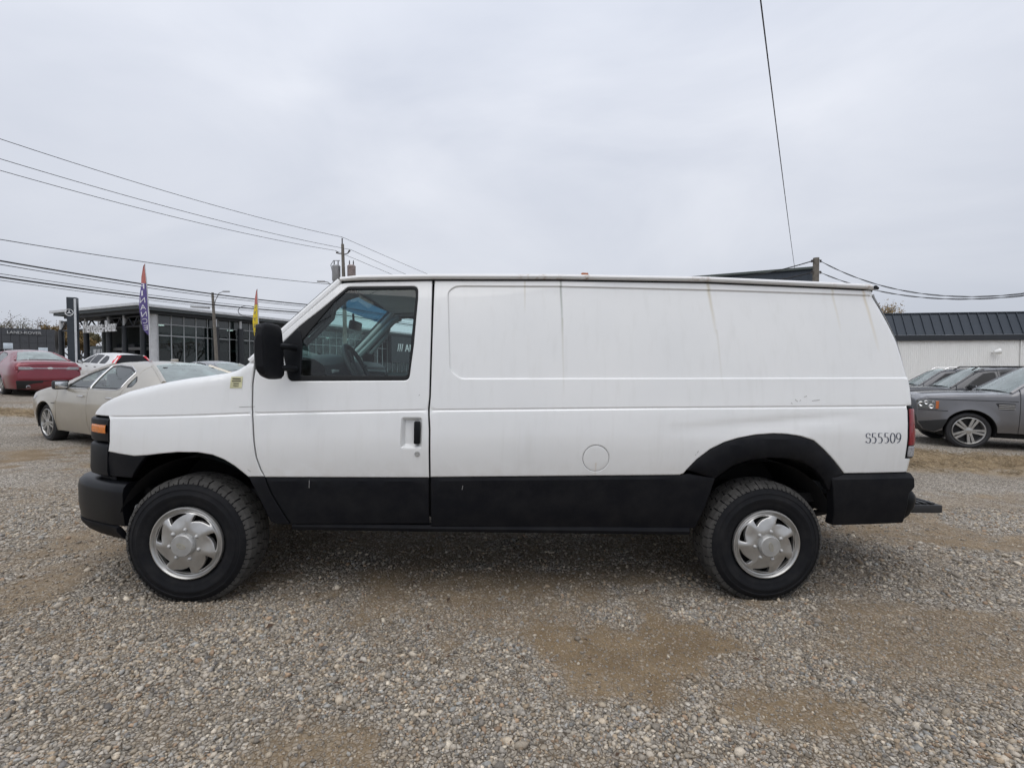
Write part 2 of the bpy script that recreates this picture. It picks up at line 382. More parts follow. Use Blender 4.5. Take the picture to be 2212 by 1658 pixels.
# loose crushed stones lying on the near part of the lot: nobody could count them
def stones():
    bm = bmesh.new(); bmesh.ops.create_icosphere(bm, subdivisions=1, radius=1.0); bm.verts.index_update()
    V0 = np.array([v.co[:] for v in bm.verts]); F0 = np.array([[v.index for v in f.verts] for f in bm.faces]); bm.free()
    kinds = []
    for k in range(14):
        v = V0 * (1 + 0.30 * rng.standard_normal((12, 1))).clip(.62, 1.45); v *= np.array([1, rng.uniform(.62, 1), rng.uniform(.42, .75)]); kinds.append(v)
    pos = []
    def batch(n, y0, y1, s0):
        y = np.sqrt(rng.uniform(y0 ** 2, y1 ** 2, n)); x = rng.uniform(-1, 1, n) * (1.16 * y + 0.9)
        d = dirt_mask(x, y); keep = rng.uniform(0, 1, n) > d * 0.72
        x, y, d = x[keep], y[keep], d[keep]
        s = s0 * np.exp(rng.normal(0, .38, len(x))) * (1 - .4 * d); pos.append((x, y, s))
    batch(84000, 1.25, 2.9, 0.0071); batch(36000, 2.9, 5.4, 0.0095); batch(300, 1.3, 4.5, 0.015)
    x = np.concatenate([p[0] for p in pos]); y = np.concatenate([p[1] for p in pos]); s = np.clip(np.concatenate([p[2] for p in pos]), .004, .034); n = len(x)
    nr = np.exp(-((x / 14) ** 2 + ((y - 4) / 14) ** 2))
    z = gz(x, y) + nr * ((vnoise(x, y, 0.8, 5, 3) - .5) * 0.035 + (vnoise(x, y, 5, 6, 2) - .5) * 0.012) - nr * 0.012
    kd = rng.integers(0, 14, n); K = np.array(kinds)[kd]
    a, tl, tb = rng.uniform(0, 6.283, n), rng.normal(0, .3, n), rng.normal(0, .3, n)
    ca, sa, ct, st, cb, sb = np.cos(a), np.sin(a), np.cos(tl), np.sin(tl), np.cos(tb), np.sin(tb)
    X, Y, Z = K[..., 0], K[..., 1], K[..., 2]
    Y, Z = Y * ct[:, None] - Z * st[:, None], Y * st[:, None] + Z * ct[:, None]
    X, Z = X * cb[:, None] + Z * sb[:, None], -X * sb[:, None] + Z * cb[:, None]
    X, Y = X * ca[:, None] - Y * sa[:, None], X * sa[:, None] + Y * ca[:, None]
    P = np.stack([X * s[:, None] + x[:, None], Y * s[:, None] + y[:, None], Z * s[:, None] + (z + s * .22)[:, None]], -1).reshape(-1, 3)
    F = (F0[None] + (np.arange(n) * 12)[:, None, None]).reshape(-1, 3)
    me = bpy.data.meshes.new('loose_gravel'); me.vertices.add(len(P)); me.vertices.foreach_set('co', P.astype(np.float32).ravel())
    me.loops.add(F.size); me.loops.foreach_set('vertex_index', F.ravel().astype(np.int32))
    me.polygons.add(len(F)); me.polygons.foreach_set('loop_start', np.arange(0, F.size, 3, dtype=np.int32)); me.update(calc_edges=True)
    pal = np.array([[.36, .34, .31], [.29, .28, .265], [.42, .38, .32], [.34, .285, .22], [.48, .45, .40], [.19, .19, .195], [.31, .325, .335], [.55, .52, .46], [.33, .25, .185], [.25, .23, .20], [.42, .41, .39]])
    pr = np.array([.20, .16, .15, .12, .08, .03, .07, .03, .05, .07, .04]); c = pal[rng.choice(len(pal), n, p=pr / pr.sum())] * rng.uniform(.62, 1.38, (n, 1)) * np.array([.97, .905, .82])
    d = dirt_mask(x, y)[:, None]; c = c * (1 - .4 * d) + np.array([.19, .15, .105]) * .4 * d
    C = np.ones((n, 12, 4), np.float32); C[..., :3] = c[:, None, :]
    at = me.attributes.new('tone', 'FLOAT_COLOR', 'POINT'); at.data.foreach_set('color', C.ravel())
    m, ns, ls, b = nmat('crushed_stone'); q = ns.new('ShaderNodeAttribute'); q.attribute_name = 'tone'
    gr = ramp(ns, ls, tnoise(ns, ls, 240, 1, .7), .3, .7, (.8,) * 3, (1.15,) * 3)
    ls.new(mix(ns, ls, 1.0, q.outputs['Color'], gr, 'MULTIPLY'), b.inputs['Base Color']); b.inputs['Roughness'].default_value = .75; b.inputs['Specular IOR Level'].default_value = .35
    me.materials.append(m); o = bpy.data.objects.new('loose_gravel', me); COL.objects.link(o)
    tag(o, 'loose grey and tan crushed stone covering the lot', 'gravel', None, 'stuff')
stones()
def litter():
    n = 260; y = np.sqrt(rng.uniform(1.5 ** 2, 7.5 ** 2, n)); x = rng.uniform(-1, 1, n) * (1.1 * y + .8); z = gz(x, y) + .012; V = []; F = []
    for i in range(n):
        a = rng.uniform(0, 6.283); L = rng.uniform(.008, .028); w = L * rng.uniform(.15, .6); t = rng.uniform(-.4, .4); c, s = math.cos(a), math.sin(a); k = len(V)
        V += [(x[i] - c * L, y[i] - s * L, z[i]), (x[i] - s * w, y[i] + c * w, z[i] + .006 + w * t), (x[i] + c * L, y[i] + s * L, z[i] + .003), (x[i] + s * w, y[i] - c * w, z[i] + .006)]; F.append((k, k + 1, k + 2, k + 3))
    o = mesh_obj('leaf_litter', V, F, plain('dead_leaf', (.075, .045, .028), .85, var=.5, vscale=1.5), None, smooth=False); tag(o, 'scattered dead leaves and bark scraps lying on the gravel', 'leaves', None, 'stuff')
litter()

# ------------------------------------------------------------------ the white cargo van
YC = 1.0                                     # centre plane; the near side skin is near y = 0, the far one near y = 2
van = thing('cargo_van', 'white windowless cargo van with black lower cladding and tall all-terrain tyres', 'van')
vm = Matrix(((0.99842039, -0.05229097, 0.02055171), (0.05227990, 0.99863189, 0.00107614), (-0.02057986, 0.0, 0.99978821)))
van.location = (-1.93436435, 2.84669493, 0.02006421); van.rotation_euler = vm.to_euler()
S0 = pchip([.35, .46, .55, .75, .85, .95, 1.05, 1.157, 1.35, 1.6, 1.8, 1.93, 2.0, 2.1], [.06, .03, .012, -.006, -.017, -.022, -.015, -.002, .024, .064, .105, .138, .16, .2])
NOSE = [(-0.676, 1.084), (-0.667, 1.113), (-0.625, 1.152), (-0.551, 1.190), (-0.424, 1.239), (-0.288, 1.274), (-0.150, 1.305), (-0.015, 1.330), (0.046, 1.338), (0.210, 1.366), (0.262, 1.386), (0.306, 1.414), (0.338, 1.445)]
CHAR = lin([-.6, -.467, .377, 1.408, 2.797, 4.6], [1.078, 1.084, 1.128, 1.164, 1.200, 1.2415])
BORD = lin([.3, .449, 1.43, 2.807, 2.973, 4.0, 4.5], [.752, .753, .761, .785, .79, .806, .814])
REC = fillet([(4.7, 1.419), (1.60, 1.352), (1.528, 1.40), (1.500, 1.90), (1.55, 1.940), (2.216, 1.957), (3.239, 1.962), (4.7, 1.955)], .09, 7)   # recessed upper side panel
RECa = np.array(REC)
nose_z = lin([p[0] for p in NOSE], [p[1] for p in NOSE])
def taper(x):
    y = 0.0
    if x < .15: y += .13 * ((.15 - x) / .65) ** 2
    if x > 3.9: y += .02 * ((x - 3.9) / .55) ** 2
    return y
_rc = {}
def rec_depth(x, z):
    if x < 1.45 or z < 1.33 or z > 1.97: return 0.0
    if not inside(np.array([x]), np.array([z]), RECa)[0]: return 0.0
    d = pdist(np.array([x]), np.array([z]), RECa)[0]
    return .010 * min(1.0, d / .009)
REARX = [(4.301, 2.006), (4.301, 1.955), (4.325, 1.907), (4.354, 1.846), (4.381, 1.787), (4.411, 1.717), (4.439, 1.645), (4.459, 1.564), (4.475, 1.487), (4.490, 1.42), (4.498, 1.345), (4.501, 1.277), (4.502, 1.247), (4.490, 0.917), (4.482, 0.813), (4.48, .4)]
rear_x = lin([p[1] for p in REARX[::-1]], [p[0] for p in REARX[::-1]])
DENT = [(3.3, 1.10, .6, .035, .004), (3.9, 1.07, .35, .02, -.004), (3.75, 1.14, .40, .012, .0030), (3.95, 1.10, .28, .010, -.0028), (3.45, 1.12, .5, .02, .0022), (4.15, 1.12, .16, .02, .0025), (3.6, 1.31, .5, .03, .002), (4.1, 1.28, .2, .02, -.002)]
def skin(x, z):
    zr = z - .024 * (x - 1.4); y = S0(zr) + taper(x)
    dz = z - CHAR(x)
    y += .007 * math.exp(-(dz / .0055) ** 2) - .004 * (1 / (1 + math.exp(min(40, max(-40, dz / .004)))))
    if x > 1.45: y += rec_depth(x, z)
    for cx, cz, sx, sz, h in DENT:
        if abs(x - cx) < 3 * sx and abs(z - cz) < 3 * sz: y += h * math.exp(-((x - cx) / sx) ** 2 - ((z - cz - .1 * (x - cx)) / sz) ** 2)
    # front arch lip and rear corner roll
    e = rear_x(z) - x
    if e < .05: y += .05 - math.sqrt(max(0, .05 ** 2 - (.05 - max(0, e)) ** 2))
    if x < .36:
        t = nose_z(x) - z
        rr = .05 if x > -.3 else max(.02, .05 - .1 * (-.3 - x))
        if t < rr: y += rr - math.sqrt(max(0, rr ** 2 - (rr - max(0, t)) ** 2))
    return y
def fside(s, off=0.0, sk=skin):
    if s == 0: return lambda x, z, d=0: (x, sk(x, z) + d + off, z)
    return lambda x, z, d=0: (x, 2 * YC - (sk(x, z) + d + off), z)

def m_van():
    m, ns, ls, b = nmat('white_van_paint')
    tc = ns.new('ShaderNodeTexCoord'); P = tc.outputs['Object']; sp = ns.new('ShaderNodeSeparateXYZ'); ls.new(P, sp.inputs[0])
    base = mix(ns, ls, ramp(ns, ls, tnoise(ns, ls, 1.3, 5, .6, P), .35, .7), (.74, .748, .745), (.785, .788, .78))
    def mth(op, a, c=None, d=None, clamp=False):
        n = ns.new('ShaderNodeMath'); n.operation = op; n.use_clamp = clamp
        for i, v in enumerate((a, c, d)):
            if v is None: continue
            if isinstance(v, (int, float)): n.inputs[i].default_value = v
            else: ls.new(v, n.inputs[i])
        return n.outputs[0]
    wob = mth('MULTIPLY_ADD', tnoise(ns, ls, 4, 2, .5, P), .016, -.008)
    X = mth('ADD', sp.outputs[0], wob)
    col = base
    # rust and dirt runs below the roof gutter: x, half width, top z, length, lean, colour, strength
    for x0, w, z1, L, lean, c, st in ((1.985, .005, 1.99, .22, 0, (.42, .36, .22), .45), (2.215, .006, 2.0, .36, .02, (.10, .12, .08), .8), (2.222, .005, 1.75, .5, .02, (.40, .37, .26), .4),
                                      (3.175, .009, 2.0, .34, .09, (.42, .34, .16), .6), (3.21, .006, 1.7, .4, .06, (.5, .47, .38), .35), (4.0, .007, 1.99, .3, .10, (.50, .42, .24), .4), (4.215, .009, 1.99, .42, .16, (.52, .40, .18), .55), (2.43, .004, .86, .1, 0, (.55, .45, .3), .5)):
        dz = mth('SUBTRACT', z1, sp.outputs[2])
        u = mth('SUBTRACT', X, mth('MULTIPLY_ADD', dz, lean, x0))
        g = mth('SUBTRACT', 1.0, mth('DIVIDE', mth('ABSOLUTE', u), w * 1.8), clamp=True)
        fl = mth('MULTIPLY', mth('SUBTRACT', 1.0, mth('DIVIDE', dz, L), clamp=True), mth('GREATER_THAN', dz, 0.0))
        k = mth('MULTIPLY', mth('MULTIPLY', g, mth('POWER', fl, .7)), st)
        col = mix(ns, ls, k, col, c)
    # road film low on the body, fine grime
    low = mth('MULTIPLY', mth('SUBTRACT', 1.0, mth('DIVIDE', mth('SUBTRACT', sp.outputs[2], .74), .16), clamp=True), .35)
    gr = mth('MULTIPLY', low, ramp(ns, ls, tnoise(ns, ls, 9, 5, .65, P), .35, .75))
    col = mix(ns, ls, gr, col, (.42, .37, .30))
    mp = ns.new('ShaderNodeMapping'); mp.inputs['Scale'].default_value = (14, 14, 1.2); ls.new(P, mp.inputs[0])
    st = ramp(ns, ls, tnoise(ns, ls, 1.5, 5, .6, mp.outputs[0]), .52, .80, (0,) * 3, (.16,) * 3)
    col = mix(ns, ls, st, col, (.50, .49, .45))
    sc = ramp(ns, ls, tnoise(ns, ls, 55, 3, .7, P), .74, .80, (0,) * 3, (.25,) * 3)
    col = mix(ns, ls, sc, col, (.35, .32, .28))
    ls.new(col, b.inputs['Base Color'])
    b.inputs['Roughness'].default_value = .30; b.inputs['Coat Weight'].default_value = 1.0; b.inputs['Coat Roughness'].default_value = .04
    bump(ns, ls, b, tnoise(ns, ls, 2.2, 2, .5, P), .05, .02)
    return m
M_VAN = m_van()
def m_clad():
    m, ns, ls, b = nmat('black_bedliner')
    tc = ns.new('ShaderNodeTexCoord'); P = tc.outputs['Object']; sp = ns.new('ShaderNodeSeparateXYZ'); ls.new(P, sp.inputs[0])
    d = ramp(ns, ls, tnoise(ns, ls, 6, 6, .65, P), .40, .8, (0,) * 3, (.8,) * 3)
    ls.new(mix(ns, ls, d, (.0050, .0056, .0080), (.017, .017, .018)), b.inputs['Base Color'])
    b.inputs['Roughness'].default_value = .6; b.inputs['Specular IOR Level'].default_value = .16; bump(ns, ls, b, tnoise(ns, ls, 180, 3, .6, P), .35, .003)
    return m
M_CLAD = m_clad()
M_BLK = plain('black_trim', (.006, .007, .009), .42, bmp=.1, bscale=120, spec=.2)
M_RUB = plain('rubber_seal', (.008, .009, .010), .6, spec=.3)
M_DARK = plain('underside_black', (.010, .010, .011), .8)
M_LINER = plain('wheel_liner', (.013, .013, .014), .75, bmp=.3, bscale=25)
M_GLASS = glassmat('van_glass', (.78, .90, .89), spot=.06)
M_WIND = glassmat('windshield_glass', (.62, .86, .82), spot=.55)
M_BAND = glassmat('shade_band_glass', (.05, .17, .27))
M_GREY = plain('interior_grey', (.30, .32, .32), .7, bmp=.1)
M_HEAD = plain('headliner_grey', (.60, .61, .61), .85)
M_DASH = plain('dash_dark', (.030, .034, .036), .6, bmp=.15, bscale=200)
M_STEEL = plain('dark_steel', (.03, .03, .032), .5, .3, bmp=.1)
M_AMBER = plain('amber_lens', (.62, .17, .008), .16, coat=.6, var=.25, vscale=90)
M_RED = plain('red_lens', (.20, .006, .012), .12, coat=.7, var=.2, vscale=60)
M_CLEAR = plain('clear_lens', (.30, .30, .31), .12, coat=.6, var=.3, vscale=80)
M_SILV = plain('silver_wheel_paint', (.47, .465, .45), .30, .78, var=.10, vscale=14)
M_SILVD = plain('silver_cap', (.42, .42, .41), .42, .5, var=.12, vscale=20)
M_CHROME = plain('chrome', (.75, .76, .77), .12, 1.0)
def m_tyre():
    m, ns, ls, b = nmat('tyre_rubber')
    tc = ns.new('ShaderNodeTexCoord'); P = tc.outputs['Object']
    d = ramp(ns, ls, tnoise(ns, ls, 9, 5, .65, P), .45, .8, (0,) * 3, (.7,) * 3)
    ls.new(mix(ns, ls, d, (.008, .0085, .0105), (.024, .023, .023)), b.inputs['Base Color']); b.inputs['Roughness'].default_value = .75; b.inputs['Specular IOR Level'].default_value = .2
    bump(ns, ls, b, tnoise(ns, ls, 90, 3, .6, P), .2, .003); return m
M_TYRE = m_tyre()
M_TREAD = plain('dusty_tread', (.048, .046, .043), .85, var=.4, vscale=14)

def offset_poly(p, d): return inset(p, d)
FEND = NOSE + [(.362, 1.436), (.366, 1.40), (.3625, 1.303), (.3695, 1.163), (.3815, 1.071), (.3915, .971), (.4065, .87), (.4315, .795), (.451, .757), (.361, .756)] + \
       [(.328, .785), (.285, .822), (.227, .859), (.160, .886), (.077, .899), (-.046, .897), (-.157, .883), (-.234, .871), (-.328, .860), (-.435, .866), (-.530, .873), (-.518, .931), (-.530, 1.06), (-.548, 1.083)]
DOOR = [(.379, 1.412), (.384, 1.452), (.394, 1.468), (.504, 1.590), (.845, 1.930), (.870, 1.940), (.965, 1.949), (1.403, 1.970), (1.4085, 1.63), (1.4105, 1.244), (1.4055, 1.165), (1.4145, 1.048), (1.4195, .760),
        (.4585, .7545), (.4405, .795), (.4155, .87), (.4005, .971), (.3905, 1.071), (.3785, 1.163), (.3715, 1.303)]
SIDE = [(1.4185, 1.970), (2.218, 1.993), (3.155, 2.005), (4.258, 1.989), (4.297, 1.986)] + REARX[1:12] + [(4.500, 1.243), (4.441, 1.238), (4.426, .904), (4.480, .902), (4.479, .817),
        (4.022, .809), (3.970, .866), (3.918, .919), (3.860, .972), (3.802, 1.018), (3.719, 1.043), (3.630, 1.055), (3.540, 1.057), (3.425, 1.047), (3.318, 1.026), (3.230, .999), (3.143, .955), (3.060, .889), (3.003, .824), (2.985, .800), (2.96, .790), (2.807, .787), (1.4305, .763),
        (1.4255, 1.048), (1.4165, 1.165), (1.4215, 1.244), (1.4205, 1.63)]
WINO = fillet([(.575, 1.322), (.515, 1.544), (.616, 1.658), (.747, 1.776), (.886, 1.912), (1.318, 1.929), (1.321, 1.842), (1.309, 1.562), (1.288, 1.340)], .035, 4)
WING = fillet([(.636, 1.357), (.630, 1.561), (.809, 1.812), (.885, 1.893), (1.303, 1.909), (1.305, 1.858), (1.279, 1.368)], .025, 4)
RC = [.0, -.0045, .0045, -.010, .010, -.02, .02]
def crow(x0, x1): return [[(x, CHAR(x) + d) for x in np.linspace(x0, x1, max(2, int((x1 - x0) / .06)))] for d in RC]
RIN = inset(REC, .009) if area2(REC) > 0 else inset(REC, .009)
recrows = [[p for p in REC if p[0] < 4.6], [p for p in RIN if p[0] < 4.6]]
def rec_lines():
    out = []
    for loop in (REC, RIN, inset(REC, .02), inset(REC, -.01)):
        r = resample(loop, .03); k = max(range(len(r)), key=lambda i: r[i][0]); r = r[k:] + r[:k]
        out.append([p for p in r if p[0] < 4.48 and p[1] < 2.2])
    return out
def nrows(): return [[(x, nose_z(x) - t) for x in np.linspace(-.66, .335, 40)] for t in (.012, .026, .045, .07)]
def dentrows(): return [[(x, CHAR(x) - d) for x in np.linspace(2.9, 4.4, 40)] for d in (.04, .06, .08, .10, .13)]
FUEL = [(2.431 + .079 * math.cos(t), .889 + .079 * math.sin(t)) for t in np.linspace(0, 2 * math.pi, 37)[:-1]]
FUELH = [(2.431 + .0815 * math.cos(t), .889 + .0815 * math.sin(t)) for t in np.linspace(0, 2 * math.pi, 37)[:-1]]
HREC = fillet([(1.253, 1.117), (1.372, 1.119), (1.374, .940), (1.251, .938)], .018, 4)
for s in (0, 1):
    fm = fside(s); fl = (s == 1)
    fe = panel('front_fender', FEND, fm, M_VAN, van, .045, rows=crow(-.50, .36) + nrows(), flip=fl)
    dr = panel('front_door', DOOR, fm, M_VAN, van, .05, holes=[WINO, HREC], rows=crow(.385, 1.40), flip=fl)
    sp = panel('side_panel', SIDE, fm, M_VAN, van, .055, holes=[FUELH] if s == 0 else [], rows=crow(1.425, 4.43) + rec_lines() + dentrows() + [[(rear_x(z) - e, z) for z in np.linspace(1.26, 1.95, 24)] for e in (.008, .02, .035, .055)], flip=fl)
    if s == 0: panel('fuel_door', FUEL, fm, M_VAN, sp, .02, drop=.001, flip=fl)
    # dark inner skin just behind the shut lines
    # window: rubber frame, glass, mirror sail
    fr = panel('window_frame', inset(WINO, .001), fside(s, .004), M_RUB, dr, .03, holes=[WING], depth=.02, drop=.002, flip=fl)
    panel('side_window', inset(WING, -.006), fside(s, .012), M_GLASS, dr, .12, depth=0, drop=0, flip=fl)
    panel('mirror_sail', fillet([(.580, 1.326), (.521, 1.543), (.618, 1.652), (.640, 1.56), (.646, 1.328)], .02, 3), fside(s, -.003), M_BLK, dr, .04, depth=.012, flip=fl)
    # door handle: scooped recess, bar, lock
    def scoop(x, z, d=0, s=s):
        e = min(x - 1.251, 1.374 - x, z - .938, 1.119 - z); k = min(1, max(0, e / .022)); k = k * k * (3 - 2 * k)
        y = skin(x, z) + .030 * k + d; return (x, y if s == 0 else 2 * YC - y, z)
    panel('handle_recess', HREC, scoop, M_VAN, dr, .010, depth=0, drop=0, seg=.01, ins=.003, flip=fl)
    yy = skin(1.346, 1.03); h = MB().box((1.346, (yy + .004) if s == 0 else 2 * YC - yy - .004, 1.030), (.018, .016, .068), bev=.007).build('door_handle', M_BLK, dr)
    lk = MB().lathe([(.016, 0), (.016, -.004), (.012, -.006), (.011, -.003), (.004, -.003), (.004, .0), (0, .0)], 20).build('door_lock', M_SILVD, dr)
    lk.location = (1.350, skin(1.35, .905) if s == 0 else 2 * YC - skin(1.35, .905), .905); lk.rotation_euler = (0, 0, 0 if s == 0 else math.pi)
    # lower cladding
    def clsk(top, ch=.022, out=.010):
        def f(x, z):
            t = top(x) - z; return S0(z - .024 * (x - 1.4)) + taper(x) - .003 - out * min(1, max(0, t / ch)) + .004
        return f
    c0 = clsk(BORD)
    panel('fender_cladding', [(.363, .7535), (.4525, .7525), (.4895, .653), (.561, .521), (.592, .464), (.518, .463), (.481, .481), (.468, .517), (.412, .654)], fside(s, 0, c0), M_CLAD, van, .05, flip=fl)
    panel('door_cladding', [(.4605, .7505), (1.4185, .757), (1.4225, .470), (.600, .465), (.569, .521), (.4975, .653)], fside(s, 0, c0), M_CLAD, van, .05, rows=[[(.48, .73), (1.41, .737)]], flip=fl)
    panel('side_cladding', [(1.4315, .7585), (2.807, .783), (2.96, .786), (3.02, .795), (3.185, .768), (3.150, .64), (3.09, .44), (1.4345, .452)], fside(s, 0, c0), M_CLAD, van, .05, rows=[[(1.44, .738), (2.8, .762), (3.1, .765)]], flip=fl)
    rk = MB().tube([(.60, .05 if s == 0 else 1.95, .448), (1.4, .05 if s == 0 else 1.95, .438), (3.05, .05 if s == 0 else 1.95, .424)], .028, 8).build('rocker_sill', M_CLAD, van)
    # rear wheel flare and quarter cladding
    FLO = [(3.006, .822), (3.063, .885), (3.146, .950), (3.232, .994), (3.320, 1.021), (3.425, 1.042), (3.540, 1.052), (3.628, 1.050), (3.717, 1.038), (3.798, 1.013), (3.855, .967), (3.913, .914), (3.965, .861), (4.016, .806)]
    ARI = [(3.185, .766), (3.229, .802), (3.295, .852), (3.397, .888), (3.520, .904), (3.637, .902), (3.736, .883), (3.823, .834), (3.885, .772), (3.928, .700)]
    def flsk(x, z):
        d = float(pdist(np.array([x]), np.array([z]), FLO + ARI[::-1])[0]); return S0(z - .024 * (x - 1.4)) + taper(x) - .004 - .014 * min(1, d / .03)
    panel('wheel_flare', FLO + [(3.96, .79), (3.935, .70)] + ARI[::-1], fside(s, 0, flsk), M_CLAD, van, .04, depth=.05, flip=fl)
    c1 = clsk(lin([3.9, 4.6], [.801, .8145]), .030, .030)
    panel('rear_quarter_cladding', fillet([(3.925, .795), (4.020, .8035), (4.482, .812), (4.497, .724), (4.462, .682), (4.463, .482), (3.967, .470), (3.967, .535), (3.940, .70)], .012, 2), fside(s, 0, c1), M_CLAD, van, .05,
          rows=[[(3.94, .772), (4.48, .784)], [(3.94, .765), (4.48, .777)]], depth=.06, flip=fl)
    # tail light
    tl = panel('tail_light', fillet([(4.4445, 1.236), (4.499, 1.234), (4.489, .908), (4.430, .906)], .006, 2), fside(s, -.006, lambda x, z: S0(z - .024 * (x - 1.4)) + taper(x) + (0 if x < 4.46 else .05 - math.sqrt(max(0, .0025 - (min(.05, x - 4.455)) ** 2)))), M_BLK, van, .02, depth=.05, flip=fl)
    for nm, z0, z1, mt in (('red_lens', .990, 1.222, M_RED), ('clear_lens', .918, .986, M_CLEAR)):
        panel(nm, fillet([(4.446 - (1.222 - z1) * .04, z1), (4.496 - (1.222 - z1) * .03, z1), (4.496 - (1.222 - z0) * .03, z0), (4.446 - (1.222 - z0) * .04, z0)], .006, 2), fside(s, -.013, lambda x, z: S0(z - .024 * (x - 1.4)) + taper(x) + (0 if x < 4.46 else .05 - math.sqrt(max(0, .0025 - (min(.05, x - 4.455)) ** 2)))), mt, tl, .015, depth=.01, flip=fl)
    # black trim ahead of the front wheel
    panel('front_arch_trim', [(-.528, .868), (-.435, .861), (-.328, .855), (-.250, .862), (-.29, .82), (-.335, .765), (-.365, .722), (-.555, .718), (-.545, .80)], fside(s, .006), M_CLAD, van, .04, depth=.03, flip=fl)
    # wheel housings
    for hx, r0, z0 in ((0.03, .455, .40), (3.54, .47, .40)):
        m = MB(); n = 22; v = []
        for i in range(n + 1):
            a = math.pi * (.085 + .83 * i / n)
            for y in (.045, .35, .62): v.append((hx + r0 * math.cos(a), y if s == 0 else 2 - y, z0 + r0 * math.sin(a)))
        m.add(v, grid_faces(n + 1, 3)); k = len(m.v)
        m.add([(hx + r0 * math.cos(math.pi * (.085 + .83 * i / n)), .62 if s == 0 else 1.38, z0 + r0 * math.sin(math.pi * (.085 + .83 * i / n))) for i in range(n + 1)] + [(hx, .62 if s == 0 else 1.38, z0 - .2)], [(i, i + 1, n + 1) for i in range(n)])
        m.build('wheel_housing', M_LINER, van)

# gutter rail along the roof edge, both sides
RB = [(.835, 1.944), (.965, 1.957), (1.403, 1.978), (2.218, 2.002), (3.155, 2.014), (4.262, 1.997), (4.298, 1.992)]
rz = lin([p[0] for p in RB], [p[1] for p in RB])
def m_rail():
    m, ns, ls, b = nmat('gutter_paint'); tc = ns.new('ShaderNodeTexCoord'); P = tc.outputs['Object']; sp = ns.new('ShaderNodeSeparateXYZ'); ls.new(P, sp.inputs[0])
    cr = ns.new('ShaderNodeValToRGB'); cr.color_ramp.interpolation = 'LINEAR'; e = cr.color_ramp.elements; e[0].position = 0; e[0].color = (0, 0, 0, 1); e[1].position = 1; e[1].color = (0, 0, 0, 1)
    mr = ns.new('ShaderNodeMapRange'); mr.inputs[1].default_value = .8; mr.inputs[2].default_value = 4.3; ls.new(sp.outputs[0], mr.inputs[0]); ls.new(mr.outputs[0], cr.inputs[0])
    for x, a in ((1.93, 0), (1.96, .8), (2.22, .7), (2.25, 0), (2.34, 0), (2.35, 1), (2.39, 1), (2.40, 0), (3.02, 0), (3.05, .7), (3.17, .6), (3.2, 0), (3.96, 0), (3.99, .6), (4.02, 0), (4.17, 0), (4.20, .9)):
        q = e.new((x - .8) / 3.5); q.color = (a, a, a, 1)
    k = mix(ns, ls, 1.0, cr.outputs[0], ramp(ns, ls, tnoise(ns, ls, 22, 4, .7, P), .46, .72), 'MULTIPLY')
    ls.new(mix(ns, ls, k, (.78, .78, .775), (.30, .17, .07)), b.inputs['Base Color']); b.inputs['Roughness'].default_value = .35; return m
M_RAIL = m_rail()
for s in (0, 1):
    v = []; xs = np.linspace(.835, 4.298, 90); prof = [(.05, -.002), (.0, -.004), (-.018, .002), (-.024, .012), (-.020, .022), (-.008, .028), (.02, .031), (.06, .034)]
    for x in xs:
        z = rz(x); y0 = skin(x, z - .03) + (.02 * max(0, (.95 - x) / .115))
        for dy, dz in prof:
            y = y0 + dy; v.append((x, y if s == 0 else 2 - y, z + dz))
    m = MB().add(v, grid_faces(len(xs), len(prof))); n = len(prof); e = (len(xs) - 1) * n
    m.add([v[i] for i in range(n)] + [v[e + i] for i in range(n)], [tuple(range(n)), tuple(range(2 * n - 1, n - 1, -1))]); rl = m.build('roof_gutter', M_RAIL, van)
    # dark seal under the gutter
    MB().tube([(x, (skin(x, rz(x) - .02) + .004) if s == 0 else 2 - skin(x, rz(x) - .02) - .004, rz(x) - .0075) for x in np.linspace(.845, 4.29, 40)], .0075, 6).build('gutter_seal', M_RUB, rl)
    MB().tube([(4.285, (skin(4.27, 1.96) - .012) if s == 0 else 2 - skin(4.27, 1.96) + .012, 2.006), (4.312, (skin(4.27, 1.96)) if s == 0 else 2 - skin(4.27, 1.96), 2.002)], [.014, .010], 8).build('gutter_end', M_RUB, rl)
# a small clearance lamp stub on the gutter
MB().box((2.372, skin(2.37, 1.97) + .03, 2.039), (.022, .016, .009), bev=.004).build('clearance_lamp', plain('rusty_orange', (.35, .10, .03), .5, var=.4, vscale=40), van)
# roof, hood, windshield, rear doors: sheets spanning side to side
def sheet(name, path, ny, mat, edge, crown, par=van, ecrv=2.0, drop_edge=0.0):
    """path: (x,z) stations; edge(x,z)->near edge y; crown(i)->rise vector (dx,dz) at the centre"""
    v = []
    for i, (x, z) in enumerate(path):
        e = edge(x, z); c = crown(i, x, z)
        for j in range(ny):
            t = -1 + 2 * j / (ny - 1); y = YC + (YC - e) * t; k = 1 - abs(t) ** ecrv; v.append((x + c[0] * k, y, z + c[1] * k))
    return MB().add(v, grid_faces(len(path), ny)).build(name, mat, par)
roofp = [(x, rz(max(.84, x)) + .026) for x in np.linspace(.80, 4.25, 40)] + [(4.275, 2.015), (4.30, 1.998), (4.312, 1.975)]
sheet('roof', roofp, 28, M_VAN, lambda x, z: skin(max(.84, x), rz(max(.84, x)) - .03) + .03, lambda i, x, z: (0, .052 if x < 4.26 else .04), ecrv=2.2)
hp = [(-.70, 1.05)] + [(p[0], p[1] - .002) for p in NOSE[:13]] + [(.36, 1.452)]
sheet('hood', hp, 28, M_VAN, lambda x, z: S0(z) + taper(x) + (.055 if x > -.3 else max(.025, .055 - .1 * (-.3 - x))), lambda i, x, z: (-.10 if x < -.3 else -.10, .012), ecrv=2.6)
wsp = [(.37 + (.825 - .37) * t, 1.470 + (1.955 - 1.470) * t) for t in np.linspace(0, 1, 14)]
